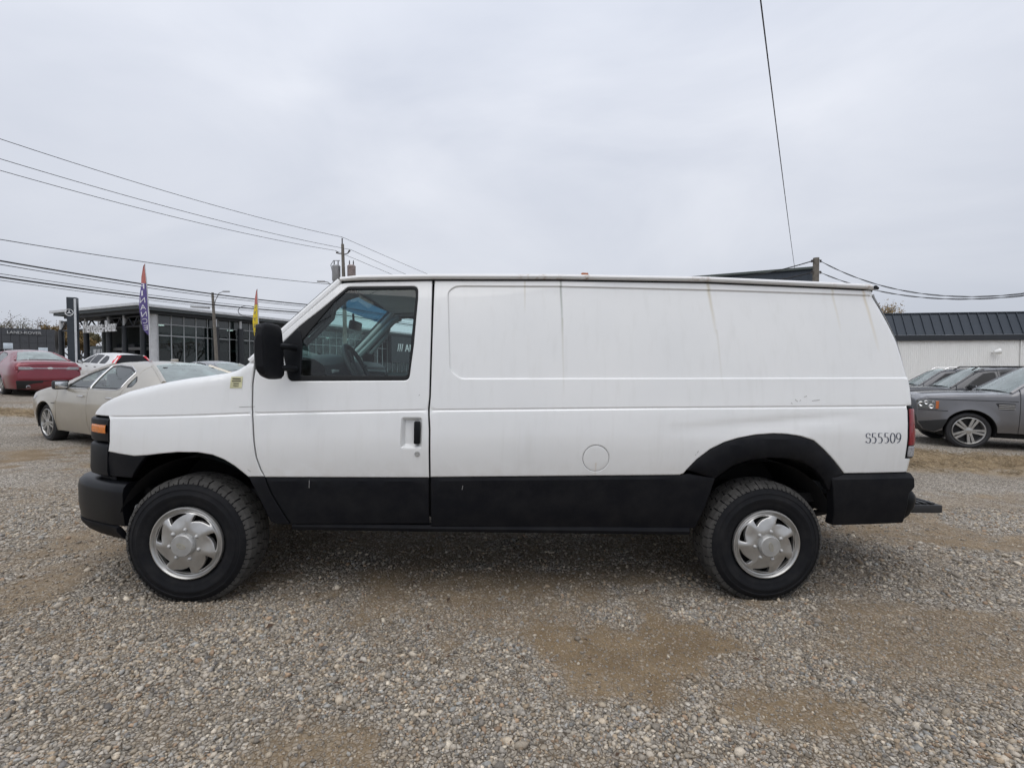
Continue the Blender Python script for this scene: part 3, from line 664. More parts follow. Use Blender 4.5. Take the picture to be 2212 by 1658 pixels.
wed = lambda x, z: S0(z) + .055
wc = lambda i, x, z: (-.17 + .10 * (z - 1.47) / .48, .02)
sheet('windshield', wsp[:11], 24, M_WIND, wed, wc, ecrv=2.2)
sheet('shade_band', wsp[10:], 24, M_BAND, wed, wc, ecrv=2.2)
redg = lambda x, z: skin(max(.84, x), rz(max(.84, x)) - .03) + .03
sheet('roof_header', [(.815, 1.944), (.812, 1.962), (.83, 1.972), (.87, rz(.87) + .0245)], 28, M_VAN, lambda x, z: wed(x, z) if z < 1.95 else redg(x, z), lambda i, x, z: ((-.078, .018), (-.078, .044), (-.05, .058), (0, .0535))[i], ecrv=2.2)
sheet('cowl', [(.30, 1.435), (.34, 1.45), (.37, 1.468)], 24, M_BLK, wed, lambda i, x, z: (-.16, .01), ecrv=2.2)
for s in (0, 1):
    f = lambda y: y if s == 0 else 2 - y
    pl = [(.365 + (.830 - .365) * t, f(S0(1.462 + .485 * t) + .032), 1.462 + .485 * t) for t in np.linspace(-.06, 1, 8)]
    MB().tube(pl, .026, 10).build('windshield_pillar', M_VAN, van)
    MB().tube([(x - .016, f(f(y) + .012) if False else (y + (.016 if s == 0 else -.016)), z + .016) for x, y, z in pl], .012, 8).build('windshield_seal', M_RUB, van)
for yb in (.45, 1.25):
    MB().tube([(.30, yb + .35, 1.462), (.345, yb + .1, 1.498), (.41, yb - .2, 1.515)], .008, 6).build('wiper', M_BLK, van)
# rear end: two doors, glass, seams
def rmap(off=0):
    def f(y, z, d=0):
        t = (y - YC) / .97; return (rear_x(z) + .085 * (1 - min(1, abs(t)) ** 4) - d + off, y, z)
    return f
redge = lambda z: S0(z - .024 * (rear_x(z) - 1.4)) + taper(rear_x(z))
rdo = [(redge(z) + .07, z) for z in (.80, 1.0, 1.2, 1.4, 1.6, 1.75, 1.85, 1.95)]
for y0, y1 in ((.075, .995), (1.005, 1.925)):
    ol = rdo + [(.995, 1.95), (.995, .80)]
    rd = panel('rear_door', ol if y0 < .5 else [(2 - a, b) for a, b in ol], rmap(), M_VAN, van, .06)
    panel('rear_window', fillet([(y0 + .14, 1.84), (y1 - .12, 1.84), (y1 - .10, 1.42), (y0 + .12, 1.42)], .05, 4), rmap(.004), glassmat('dark_glass', (.12, .13, .13)), rd, .08, depth=0, drop=0)
panel('rear_frame', [(redge(z) + .038, z) for z in (.79, .95, 1.1, 1.25, 1.4, 1.55, 1.7, 1.8, 1.9, 1.97)] + [(2 - redge(z) - .038, z) for z in (1.97, 1.9, 1.8, 1.7, 1.55, 1.4, 1.25, 1.1, .95, .79)], rmap(-.022), M_VAN, van, .08, depth=0, drop=0, holes=[[(.2, 1.86), (1.8, 1.86), (1.8, 1.40), (.2, 1.40)]])
# front end: swept along a rounded plan curve
FPL = [(-.536, .126), (-.575, .142), (-.63, .170), (-.69, .208), (-.735, .250), (-.762, .320), (-.778, .45), (-.79, .70), (-.794, 1.0)]
def plan_sweep(name, plan, prof, mat, par=van, caps=True, upto=None):
    P = chaikin(plan, 2, False); P = P + [(x, 2 - y) for x, y in P[::-1][1:]]
    if upto: P = [p for p in P if p[1] <= upto]
    v = []; N = len(P)
    for i in range(N):
        a = Vector(P[max(0, i - 1)]); b = Vector(P[min(N - 1, i + 1)]); t = (b - a).normalized(); n = Vector((-t.y, t.x))
        if (Vector((2.0, 1.0)) - Vector(P[i])).dot(n) > 0: n = -n
        for o, z in prof: v.append((P[i][0] + n.x * o, P[i][1] + n.y * o, z))
    m = MB().add(v, grid_faces(N, len(prof)))
    if caps:
        k = len(prof); m.add([v[i] for i in range(k)] + v[-k:], [tuple(range(k)), tuple(range(k, 2 * k))])
    return m.build(name, mat, par)
plan_sweep('headlight_surround', FPL, [(-.10, 1.072), (-.012, 1.070), (-.002, 1.062), (.0, 1.05), (.0, .945), (-.003, .932), (-.014, .924), (-.10, .922)], M_BLK)
plan_sweep('grille_lower', [(x - .004, y) for x, y in FPL], [(-.12, .916), (-.016, .914), (-.004, .905), (.0, .89), (.002, .75), (-.004, .722), (-.02, .712), (-.12, .71)], M_BLK)
plan_sweep('grille_recess', FPL, [(-.045, 1.08), (-.045, .68)], M_DARK, caps=False)
for s in (0, 1):
    AM = chaikin([(-.548, .125), (-.60, .150), (-.66, .188), (-.697, .215)], 2, False); v = []
    for x, y in AM:
        for o, z in ((-.012, .985), (.003, .981), (.005, 1.0), (.004, 1.022), (.002, 1.030), (-.012, 1.031)):
            yy = y - o; v.append((x - o * .3, yy if s == 0 else 2 - yy, z))
    MB().add(v, grid_faces(len(AM), 6)).build('turn_signal', M_AMBER, van)
    hl = MB(); hv = []
    for x, y in [(-.772, .36), (-.78, .46), (-.786, .60)]:
        for z in (.95, 1.04): hv.append((x - .006, y if s == 0 else 2 - y, z))
    hl.add(hv, grid_faces(3, 2)); hl.build('headlight', M_CLEAR, van)
for k in range(3): MB().box((-.800, 1.0, .96 + .035 * k), (.008, .36, .009), bev=.003).build('grille_bar', M_BLK, van)
BPL = [(-.400, .055), (-.50, .085), (-.63, .145), (-.76, .215), (-.845, .285), (-.895, .38), (-.925, .52), (-.945, .75), (-.95, 1.0)]
plan_sweep('front_bumper', BPL, [(-.16, .688), (-.05, .690), (-.022, .682), (-.004, .662), (.002, .63), (.0, .52), (-.012, .432), (-.06, .425)], plain('black_bumper_paint', (.006, .0065, .008), .30, coat=.0, bmp=.06, spec=.20))
plan_sweep('bumper_valance', [(x + .012 - (.05 if x > -.45 else 0), y + .006) for x, y in BPL], [(-.02, .428), (.004, .424), (.0, .40), (-.03, .355), (-.075, .318), (-.09, .316)], M_CLAD)
MB().tube([(-.40, .14, .55), (-.36, .14, .50), (-.33, .15, .49)], .018, 8).build('tow_hook', M_SILVD, van)
RBP = [(4.455, .045), (4.50, .028), (4.55, .040), (4.585, .10), (4.60, .25), (4.61, .60), (4.61, 1.0)]
plan_sweep('rear_bumper', RBP, [(-.14, .688), (-.05, .692), (-.02, .684), (.0, .655), (.002, .62), (-.004, .575), (-.03, .52), (-.055, .490), (-.14, .480)], M_BLK)
hs = MB().box((4.80, 1.0, .485), (.23, .66, .028), bev=.004); hs.box((4.59, 1.0, .485), (.09, .05, .03), bev=.003); hso = hs.build('hitch_step', M_STEEL, van)
for k in range(6): MB().box((4.70 + k * .055, 1.0, .520), (.016, .64, .006), bev=.002).build('step_tread', M_STEEL, hso)

# door mirrors
for s in (0, 1):
    f = lambda y: y if s == 0 else 2 - y
    OUT = chaikin([(.476, 1.50), (.476, 1.56), (.490, 1.604), (.512, 1.643), (.546, 1.658), (.578, 1.650), (.592, 1.615), (.606, 1.50), (.614, 1.40), (.620, 1.349), (.606, 1.330), (.565, 1.334), (.514, 1.352), (.490, 1.393)], 2)
    c = (.56, 1.49); v = []; L = len(OUT); ys = [(-.045, .70), (-.055, .90), (-.085, .985), (-.16, 1.0), (-.25, .985), (-.30, .93), (-.335, .80), (-.35, .55)]
    for y, k in ys:
        for (x, z) in OUT: v.append((c[0] - .010 + (x - c[0]) * .50 * (k if x < .56 else min(1, k + .15)), f(y * .86), c[1] + .004 + (z - c[1]) * k * .97 - .004))
    m = MB().add(v, [(i * L + j, i * L + (j + 1) % L, (i + 1) * L + (j + 1) % L, (i + 1) * L + j) for i in range(len(ys) - 1) for j in range(L)]); m.add([v[j] for j in range(L)], [tuple(range(L))]); m.add([v[-L + j] for j in range(L)], [tuple(range(L))])
    mi = m.build('door_mirror', M_CLAD, van)
    g = MB().prism(fillet([(-.075, 1.37), (-.32, 1.375), (-.31, 1.62), (-.09, 1.625)], .04, 3), .612, .622, lambda a, b, h: (h - .054 - .02 * (b - 1.37) / .25, f(a * .86), 1.494 + (b - 1.49) * .95)).build('mirror_glass', M_CHROME, mi)
    MB().prism(fillet([(-.060, 1.35), (-.335, 1.355), (-.325, 1.64), (-.075, 1.645)], .04, 3), .590, .606, lambda a, b, h: (h - .050 - .02 * (b - 1.37) / .25, f(a * .86), 1.494 + (b - 1.49) * .95)).build('mirror_bezel', M_BLK, mi)
    for z in (1.40, 1.525): MB().tube([(.555, f(-.08), z), (.60, f(-.02), z), (.618, f(.02), z - .005)], [.018, .018, .018], 10).build('mirror_arm', M_BLK, mi)

# under-floor and frame rails
MB().box((1.9, 1.0, .60), (2.35, .80, .03)).build('floor_pan', M_DARK, van)
for y in (.55, 1.45): MB().box((1.9, y, .50), (2.3, .045, .07), bev=.01).build('frame_rail', M_DARK, van)
for x in (.02, 3.538): MB().tube([(x, .25, .36), (x, 1.75, .36)], .06, 12).build('axle', M_DARK, van)
MB().lathe([(0, -.12), (.13, -.1), (.16, 0), (.13, .1), (0, .12)], 16, 'x', (3.538, 1.0, .36)).build('differential', M_DARK, van)
for y in (.40, 1.60): MB().tube([(2.9, y, .42), (3.538, y, .31), (4.2, y, .45)], .025, 6).build('leaf_spring', M_DARK, van)
MB().tube([(1.2, .9, .42), (3.0, .8, .42), (3.9, .5, .45)], .035, 8).build('exhaust_pipe', M_STEEL, van)
MB().box((2.35, .62, .50), (.42, .22, .10), bev=.03).build('fuel_tank', M_DARK, van)

# cab interior
sheet('headliner', [(.79, 1.945), (.86, 1.94), (1.2, 1.955), (2.0, 1.975), (3.2, 1.985), (4.2, 1.965)], 12, M_HEAD, lambda x, z: skin(x, z - .02) + .04, lambda i, x, z: (0, .04))
MB().box((1.05, 1.0, .64), (.62, .88, .02)).build('cab_floor', M_DASH, van)
ds = MB(); dp = [(.40, 1.462), (.46, 1.470), (.62, 1.468), (.70, 1.455), (.755, 1.42), (.77, 1.36), (.74, 1.18), (.70, .9), (.45, .9)]
v = []
for y in np.linspace(.10, 1.90, 14):
    hump = .035 * math.exp(-((y - .52) / .22) ** 2)
    for x, z in dp: v.append((x + (hump * 1.5 if z > 1.3 else 0), y, z + (hump if .55 < x else hump * .4)))
ds.add(v, grid_faces(14, len(dp))); da = ds.build('dashboard', M_DASH, van)
MB().tube([(.775, .2, 1.385), (.79, .7, 1.39), (.775, 1.8, 1.375)], .012, 6).build('dash_trim', M_GREY, da)
for y in (.18, 1.82): MB().lathe([(.0, -.005), (.045, -.005), (.055, .0), (.06, -.01)], 18, 'x', (.79, y, 1.30)).build('air_vent', M_BLK, da)
swc = Vector((.85, .55, 1.395)); tiltm = Matrix.Rotation(R(62), 3, 'Y')
rimp = [swc + tiltm @ Vector((.19 * math.cos(t), .19 * math.sin(t), 0)) for t in np.linspace(0, 2 * math.pi, 41)[:-1]]
sw = MB().tube(rimp, .0155, 10, closed=True).build('steering_wheel', M_DASH, van)
hb = MB(); hb.box(swc + tiltm @ Vector((0, 0, -.02)), (.06, .075, .03), tiltm, bev=.015)
for a in (200, 340, 20, 160): hb.tube([swc + tiltm @ Vector((.05 * math.cos(R(a)), .05 * math.sin(R(a)), -.02)), swc + tiltm @ Vector((.185 * math.cos(R(a)), .185 * math.sin(R(a)), 0))], .016, 6)
hb.build('steering_spokes', M_DASH, sw)
MB().tube([swc + tiltm @ Vector((0, 0, -.03)), swc + tiltm @ Vector((-.02, 0, -.33))], .035, 10).build('steering_column', M_DASH, sw)
MB().tube([swc + tiltm @ Vector((0, 0, -.10)), swc + Vector((.0, .22, .03))], .009, 6).build('shift_lever', M_DASH, sw)
rm = MB().box((.70, 1.02, 1.745), (.022, .125, .036), Matrix.Rotation(R(8), 3, 'Y'), bev=.014).build('rear_view_mirror', M_BLK, van)
MB().tube([(.685, 1.02, 1.775), (.68, 1.02, 1.84)], .010, 6).build('mirror_stalk', M_BLK, rm)
for f in (lambda y: y, lambda y: 2 - y):
    MB().tube([(.60, f(.115), 1.56), (.63, f(.15), 1.555), (.70, f(.165), 1.63), (.78, f(.175), 1.72), (.80, f(.155), 1.79), (.785, f(.14), 1.81)], .018, 8).build('grab_handle', M_DASH if f(0) == 0 else M_GREY, van)
    MB().tube([(.42, f(.15), 1.42), (.62, f(.17), 1.625), (.85, f(.21), 1.86), (.92, f(.23), 1.89)], .03, 8).build('pillar_trim', M_DASH if f(0) == 0 else M_GREY, van)
fm = lambda x, z, d=0: (x, 2 * YC - (S0(z) + .075 + d), z)
panel('door_trim', [(.45, 1.37), (1.40, 1.37), (1.40, .70), (.50, .70)], fm, M_GREY, van, .1, depth=0, flip=True)
fm = lambda x, z, d=0: (x, (S0(z) + .075 + d), z)
panel('door_trim', [(.45, 1.335), (1.40, 1.335), (1.40, .70), (.50, .70)], fm, M_GREY, van, .1, depth=0)
for y in (.55, 1.45):
    st = MB(); st.box((1.42, y, .98), (.25, .24, .08), bev=.04); st.box((1.66, y, 1.28), (.06, .24, .34), Matrix.Rotation(R(10), 3, 'Y'), bev=.04); so = st.build('front_seat', M_GREY, van)
    MB().box((1.74, y, 1.68), (.04, .13, .08), Matrix.Rotation(R(8), 3, 'Y'), bev=.03).build('head_rest', M_GREY, so)
MB().box((1.95, 1.0, 1.25), (.01, .82, .62)).build('bulkhead', M_DASH, van)
# number on the rear quarter, drawn as broad-nib strokes, and the yellow sticker
def glyph(ch):
    A = lambda cx, cy, rx, ry, a0, a1, n=14: [(cx + rx * math.cos(R(a)), cy + ry * math.sin(R(a))) for a in np.linspace(a0, a1, n)]
    if ch == 'S': return [A(.30, .76, .21, .22, 35, 270, 16) + A(.30, .30, .24, .27, 88, -145, 18)[1:], [(.47, .90), (.475, .80)], [(.10, .10), (.095, .20)]]
    if ch == '5': return [[(.13, .98), (.50, .985)], [(.14, .98), (.125, .60)], A(.24, .31, .25, .31, 118, -118, 20)]
    if ch == '0': return [A(.29, .49, .24, .48, 0, 360, 30)]
    return [A(.27, .68, .22, .30, 0, 360, 26), [(.49, .68), (.48, .45), (.40, .22), (.27, .07), (.12, -.01)]]
def pen(pts, w1=.10, w0=.034):
    n = len(pts); v = []
    for i in range(n):
        a = pts[max(0, i - 1)]; b = pts[min(n - 1, i + 1)]; t = Vector((b[0] - a[0], b[1] - a[1])).normalized(); w = (w0 + (w1 - w0) * abs(t.y) ** 1.5) / 2; nn = Vector((-t.y, t.x))
        v += [(pts[i][0] + nn.x * w, pts[i][1] + nn.y * w), (pts[i][0] - nn.x * w, pts[i][1] - nn.y * w)]
    return v, [(2 * i, 2 * i + 1, 2 * i + 3, 2 * i + 2) for i in range(n - 1)]
M_INK = plain('blue_black_vinyl', (.028, .038, .075), .4)
x0 = 4.137; num = MB()
for i, ch in enumerate('S55509'):
    for st in glyph(ch):
        v, f = pen(resample(st, .05, False)); num.add([(x0 + a * .066, skin(x0 + a * .066, 1.003 + (b) * .064 + .004) - .0025, 1.003 + b * .064 + .0035 * (i / 5)) for a, b in v], f)
    x0 += .0425 if ch != 'S' else .040
num.build('fleet_number', M_INK, van)
stk = [(.241, 1.343), (.309, 1.345), (.307, 1.277), (.238, 1.275)]
so = panel('sticker', stk, fside(0, -.0025), plain('pale_yellow_vinyl', (.60, .58, .36), .5, var=.2, vscale=30), van, .03, depth=0, drop=0)
tx = MB()
for z, w, h in ((1.331, .024, .004), (1.318, .026, .0035), (1.306, .018, .0015), (1.300, .015, .0015), (1.292, .018, .0015), (1.286, .014, .0015)):
    y = skin(.274, z) - .004; tx.add([(.274 - w, y, z - h), (.274 + w, y, z - h), (.274 + w, y, z + h), (.274 - w, y, z + h)], [(0, 1, 2, 3)])
tx.build('sticker_print', plain('dark_print', (.10, .09, .07), .6), so)
# scratches on the cladding and scuffs on the quarter
M_SCR = plain('grey_scratch', (.20, .20, .20), .7)
for x, z, l, a in ((.714, .715, .045, 88), (1.62, .700, .025, 80), (3.27, .985, .03, 75)):
    MB().tube([(x, c0(x, z) - .0015, z - l / 2 * math.sin(R(a))), (x + l * math.cos(R(a)), c0(x, z) - .0015, z + l / 2 * math.sin(R(a)))], .0022, 5).build('scratch', M_SCR, van)
for x, z, l, a in ((3.69, 1.27, .022, -40), (3.665, 1.25, .012, -60), (3.75, 1.285, .02, 20), (3.80, 1.262, .05, 8), (3.72, 1.258, .012, 50), (3.06, .93, .014, 50), (3.05, .915, .008, 50), (.36, .80, .022, -35), (.30, 1.165, .09, 3), (3.09, .865, .008, 60), (1.35, 1.25, .01, 60)):
    v, f = pen([(x, z), (x + l * .5 * math.cos(R(a)), z + l * .55 * math.sin(R(a))), (x + l * math.cos(R(a)), z + l * math.sin(R(a)))], .003, .003)
    MB().add([(p[0], skin(p[0], p[1]) - .0015, p[1]) for p in v], f).build('scuff', plain('scuff_grey', (.30, .29, .27), .7), van)
# dark body cavity behind shut lines so no daylight shows through
for s in (0, 1):
    f = fside(s, .03)
    panel('inner_body', [(-.45, .92), (-.30, 1.21), (.30, 1.36), (.42, 1.40), (.50, 1.32), (1.30, 1.32), (1.37, 1.88), (1.30, 1.945), (1.5, 1.96), (4.25, 1.96), (4.40, 1.6), (4.42, .84), (4.05, .84), (3.8, 1.06), (3.3, 1.06), (3.0, .80), (2.9, .50), (.62, .50), (.44, .80), (.2, .90), (-.3, .90)], lambda x, z, d=0, s=s: (x, (S0(z - .024 * (x - 1.4)) + taper(x) + .045) if s == 0 else 2 - (S0(z - .024 * (x - 1.4)) + taper(x) + .045), z), M_RUB, van, .12, depth=0, drop=0, flip=(s == 1))

# wheels ------------------------------------------------------------------
RT = .388
def tyre_geo():
    m = MB()
    prof = [(.205, .030), (.222, .018), (.235, .004), (.255, -.002), (.272, -.004), (.276, -.007), (.292, -.008), (.296, -.005), (.318, -.001), (.321, -.0035), (.334, .001), (.338, .006), (.350, .012), (.366, .026), (.374, .040), (.377, .060), (.378, .13), (.377, .20), (.374, .220), (.366, .235), (.350, .248), (.325, .258), (.290, .266), (.255, .262), (.235, .255), (.205, .23)]
    m.lathe(prof, 72); return m
def tread_geo():
    m = MB(); n = 76
    rows = [(.024, .060, .0), (.065, .096, .5), (.100, .128, .15), (.132, .160, .6), (.164, .195, .25), (.200, .236, .7)]
    for ri, (y0, y1, ph) in enumerate(rows):
        for k in range(n):
            a0 = 2 * math.pi * (k + ph) / n; w = 2 * math.pi / n * .86; sk = .018 * (1 if k % 2 else -1) * .3
            lo, hi = .374, RT; pts = []
            shoulder = ri in (0, 5)
            for (aa, yy) in ((a0, y0), (a0 + w, y0), (a0 + w, y1), (a0, y1)):
                jog = .012 if yy == y0 else -.012
                out = (ri == 0 and yy == y0) or (ri == 5 and yy == y1)
                for r in (lo - (.014 if out else 0), hi - (.012 if out else 0)):
                    A = aa + jog * (.5 if not shoulder else .2) + sk; Y = yy + (-.010 if (ri == 0 and out and r < .37) else 0) + (.010 if (ri == 5 and out and r < .37) else 0)
                    if ri == 0 and out: Y -= .003 * (k % 2)
                    pts.append((r * math.cos(A), Y, r * math.sin(A)))
            m.add(pts, [(0, 2, 3, 1), (2, 4, 5, 3), (4, 6, 7, 5), (6, 0, 1, 7), (1, 3, 5, 7)])
    # side lugs running down the shoulder
    for k in range(n):
        a0 = 2 * math.pi * (k + .0) / n; w = 2 * math.pi / n * .70
        pts = []
        for a in (a0, a0 + w):
            for r, y in ((.374, .022), (.352, .0085), (.352, .018), (.374, .04)): pts.append((r * math.cos(a), y - (.002 if k % 2 else 0), r * math.sin(a)))
        m.add(pts, [(0, 1, 5, 4), (0, 3, 2, 1), (4, 5, 6, 7), (1, 2, 6, 5)])
    return m
def cap_face(par):
    """seven-blade wheel cover: dished face with swirled openings, bright lip, dark wheel behind"""
    sec = 2 * math.pi / 7
    def hh(x, z, d=0):
        r = math.hypot(x, z); th = math.atan2(z, x); ph = (th % sec) / sec
        y = float(np.interp(r, [.05, .075, .10, .14, .170, .186], [-.018, -.021, -.020, -.012, -.004, .004]))
        q = min(1, max(0, (r - .09) / .05)); bl = math.exp(-((((ph - 1.0 + .5) % 1) - .5) / .14) ** 2)
        y += -.005 * bl * q + .006 * q * math.exp(-((ph - .50) / .25) ** 2)
        return (x, y + d, z)
    P = lambda r, p, k: (r * math.cos((k + p) * sec), r * math.sin((k + p) * sec))
    holes = []
    for k in range(7):
        raw = [P(.136, .84, k)] + [P(.152, .845, k), P(.177, .83, k)] + [P(.1785, p, k) for p in (.76, .64, .52, .40, .28, .18)] + [P(.1765, .13, k)] + [P(.136 + (.171 - .136) * t ** .9, .84 - .64 * t, k) for t in (.85, .65, .45, .25, .1)]
        holes.append(fillet(raw, .005, 3))
    C = lambda r, n=84: [(r * math.cos(t), r * math.sin(t)) for t in np.linspace(0, 2 * math.pi, n + 1)[:-1]]
    cap = panel('wheel_cover', C(.186), hh, M_SILV, par, .010, depth=.022, holes=holes, drop=.002, ins=.003, seg=.006, angle=30)
    MB().lathe([(.2165, .014), (.2178, .004), (.2150, -.004), (.2095, -.005), (.2050, .000), (.1985, .011), (.1930, .013), (.1880, .010), (.1850, .005)], 72).build('cover_lip', M_SILV, cap)
    return cap
def wheel_parts(par):
    t = tyre_geo().build('tyre', M_TYRE, par)
    sag = t.data
    for q in sag.vertices:
        if q.co.z < -.352: q.co.z = -.352
    tr = tread_geo().build('tread', M_TREAD, t, smooth=False)
    for q in tr.data.vertices:
        if q.co.z < -.362: q.co.z = -.362
    rim = MB().lathe([(.222, .028), (.214, .020), (.205, .03), (.195, .05), (.18, .07), (.0, .07)], 48).build('rim', M_DARK, par)
    cap = cap_face(par)
    hub = MB().lathe([(.069, -.012), (.0685, -.026), (.065, -.040), (.060, -.045), (.0, -.047)], 36).build('hub_cap', M_SILVD, cap)
    em = MB(); pts = [(.026 * math.cos(t), -.0478, .012 * math.sin(t)) for t in np.linspace(0, 2 * math.pi, 25)[:-1]]; em.tube(pts, .0012, 4, closed=True)
    em.tube([(-.014, -.0478, -.002), (-.006, -.0478, .004), (.0, -.0478, -.003), (.008, -.0478, .003), (.014, -.0478, .0)], .001, 4)
    em.build('oval_badge', plain('worn_badge', (.40, .36, .24), .5, .4), cap)
    nm = None
    for k in range(7):
        a = 2 * math.pi * k / 7 + .05; M = Matrix.Translation((.0885 * math.cos(a), -.016, .0885 * math.sin(a)))
        if nm is None:
            o = MB().lathe([(.0135, .004), (.0135, -.005), (.0095, -.012), (.006, -.015), (.0, -.016)], 12).build('lug_nut', M_SILVD, cap); nm = o.data; o.matrix_basis = M
        else: share('lug_nut', nm, cap, M)
    return par
proto = None
for i, (x, y, rot, flipped, steer) in enumerate(((0.0, 0.0, .35, 0, -3), (3.538, 0.0, 1.32, 0, 0), (0.0, 2.0, .8, 1, -3), (3.538, 2.0, .1, 1, 0))):
    w = bpy.data.objects.new('wheel', None); COL.objects.link(w); w.parent = van; w.location = (x, y, .352)
    w.rotation_euler = (0, 0, R(steer) + (math.pi if flipped else 0))
    if proto is None: proto = wheel_parts(w); pw = w; prot = rot
    else:
        for ch in [c for c in pw.children]:
            c2 = ch.copy(); COL.objects.link(c2); c2.parent = w
            for g in ch.children:
                g2 = g.copy(); COL.objects.link(g2); g2.parent = c2; g2.matrix_basis = g.matrix_basis.copy()
    for c in w.children:
        if c.name.startswith('wheel_cover'): c.rotation_euler = (0, rot, 0)

# ------------------------------------------------------------------ parked cars
def car_paint(name, col, metal=.35, rough=.30):
    if name in MATS: return MATS[name]
    m, ns, ls, b = nmat(name); P = ns.new('ShaderNodeTexCoord').outputs['Object']
    c = mix(ns, ls, ramp(ns, ls, tnoise(ns, ls, 2.2, 5, .6, P), .3, .7), tuple(x * .90 for x in col), tuple(min(1, x * 1.08) for x in col))
    sp = ns.new('ShaderNodeSeparateXYZ'); ls.new(P, sp.inputs[0])
    d = ns.new('ShaderNodeMapRange'); d.inputs[1].default_value = .2; d.inputs[2].default_value = .55; d.inputs[3].default_value = .22; d.inputs[4].default_value = .02; ls.new(sp.outputs[2], d.inputs[0])
    c = mix(ns, ls, d.outputs[0], c, (.26, .235, .20))
    ls.new(c, b.inputs['Base Color']); b.inputs['Metallic'].default_value = metal; b.inputs['Roughness'].default_value = rough; b.inputs['Coat Weight'].default_value = .8; b.inputs['Coat Roughness'].default_value = .05
    MATS[name] = m; return m
def clip_half(poly, px, pz, nx, nz):
    out = []; n = len(poly); f = lambda p: (p[0] - px) * nx + (p[1] - pz) * nz
    for i in range(n):
        a, b = poly[i], poly[(i + 1) % n]; fa, fb = f(a), f(b)
        if fa >= 0: out.append(a)
        if (fa >= 0) != (fb >= 0):
            t = fa / (fa - fb); out.append((a[0] + (b[0] - a[0]) * t, a[1] + (b[1] - a[1]) * t))
    return out
def rim_mesh(style, r):
    m = MB(); m.lathe([(r, .02), (r, -.004), (r * .965, -.008), (r * .93, .0), (r * .90, .03), (r * .88, .10)], 40)
    if style == 'double':
        for k in range(5):
            for d in (-.115, .115):
                a = 2 * math.pi * k / 5 + math.pi / 2; c, s = math.cos(a), math.sin(a); e = (-s, c); w0, w1 = r * .07, r * .085; o0, o1 = d * r * .55, d * r * 1.25
                q = []
                for rr, o, w, y in ((r * .12, o0, w0, .002), (r * .93, o1, w1, -.002)):
                    for sg in (-1, 1):
                        for yy in (y, y + .035): q.append((c * rr + e[0] * (o + sg * w), yy, s * rr + e[1] * (o + sg * w)))
                m.add(q, [(0, 2, 6, 4), (1, 5, 7, 3), (0, 4, 5, 1), (2, 3, 7, 6)])
    else:
        for k in range(style):
            a = 2 * math.pi * k / style + .3; c, s = math.cos(a), math.sin(a); e = (-s, c); q = []
            for rr, w, y in ((r * .12, r * .10, .004), (r * .93, r * .155, -.002)):
                for sg in (-1, 1):
                    for yy in (y, y + .035): q.append((c * rr + e[0] * sg * w, yy, s * rr + e[1] * sg * w))
            m.add(q, [(0, 2, 6, 4), (1, 5, 7, 3), (0, 4, 5, 1), (2, 3, 7, 6)])
    m.lathe([(r * .24, .02), (r * .22, -.002), (r * .1, -.008), (0, -.008)], 20)
    return m
M_CARBLK = plain('car_black_plastic', (.018, .019, .021), .5)
M_CARTYRE = plain('car_tyre', (.022, .022, .024), .7)
plain('tinted_glass', (.008, .009, .011), .05, var=.2, vscale=2, spec=.22)
M_CABIN = plain('cabin_cloth', (.16, .16, .155), .85)
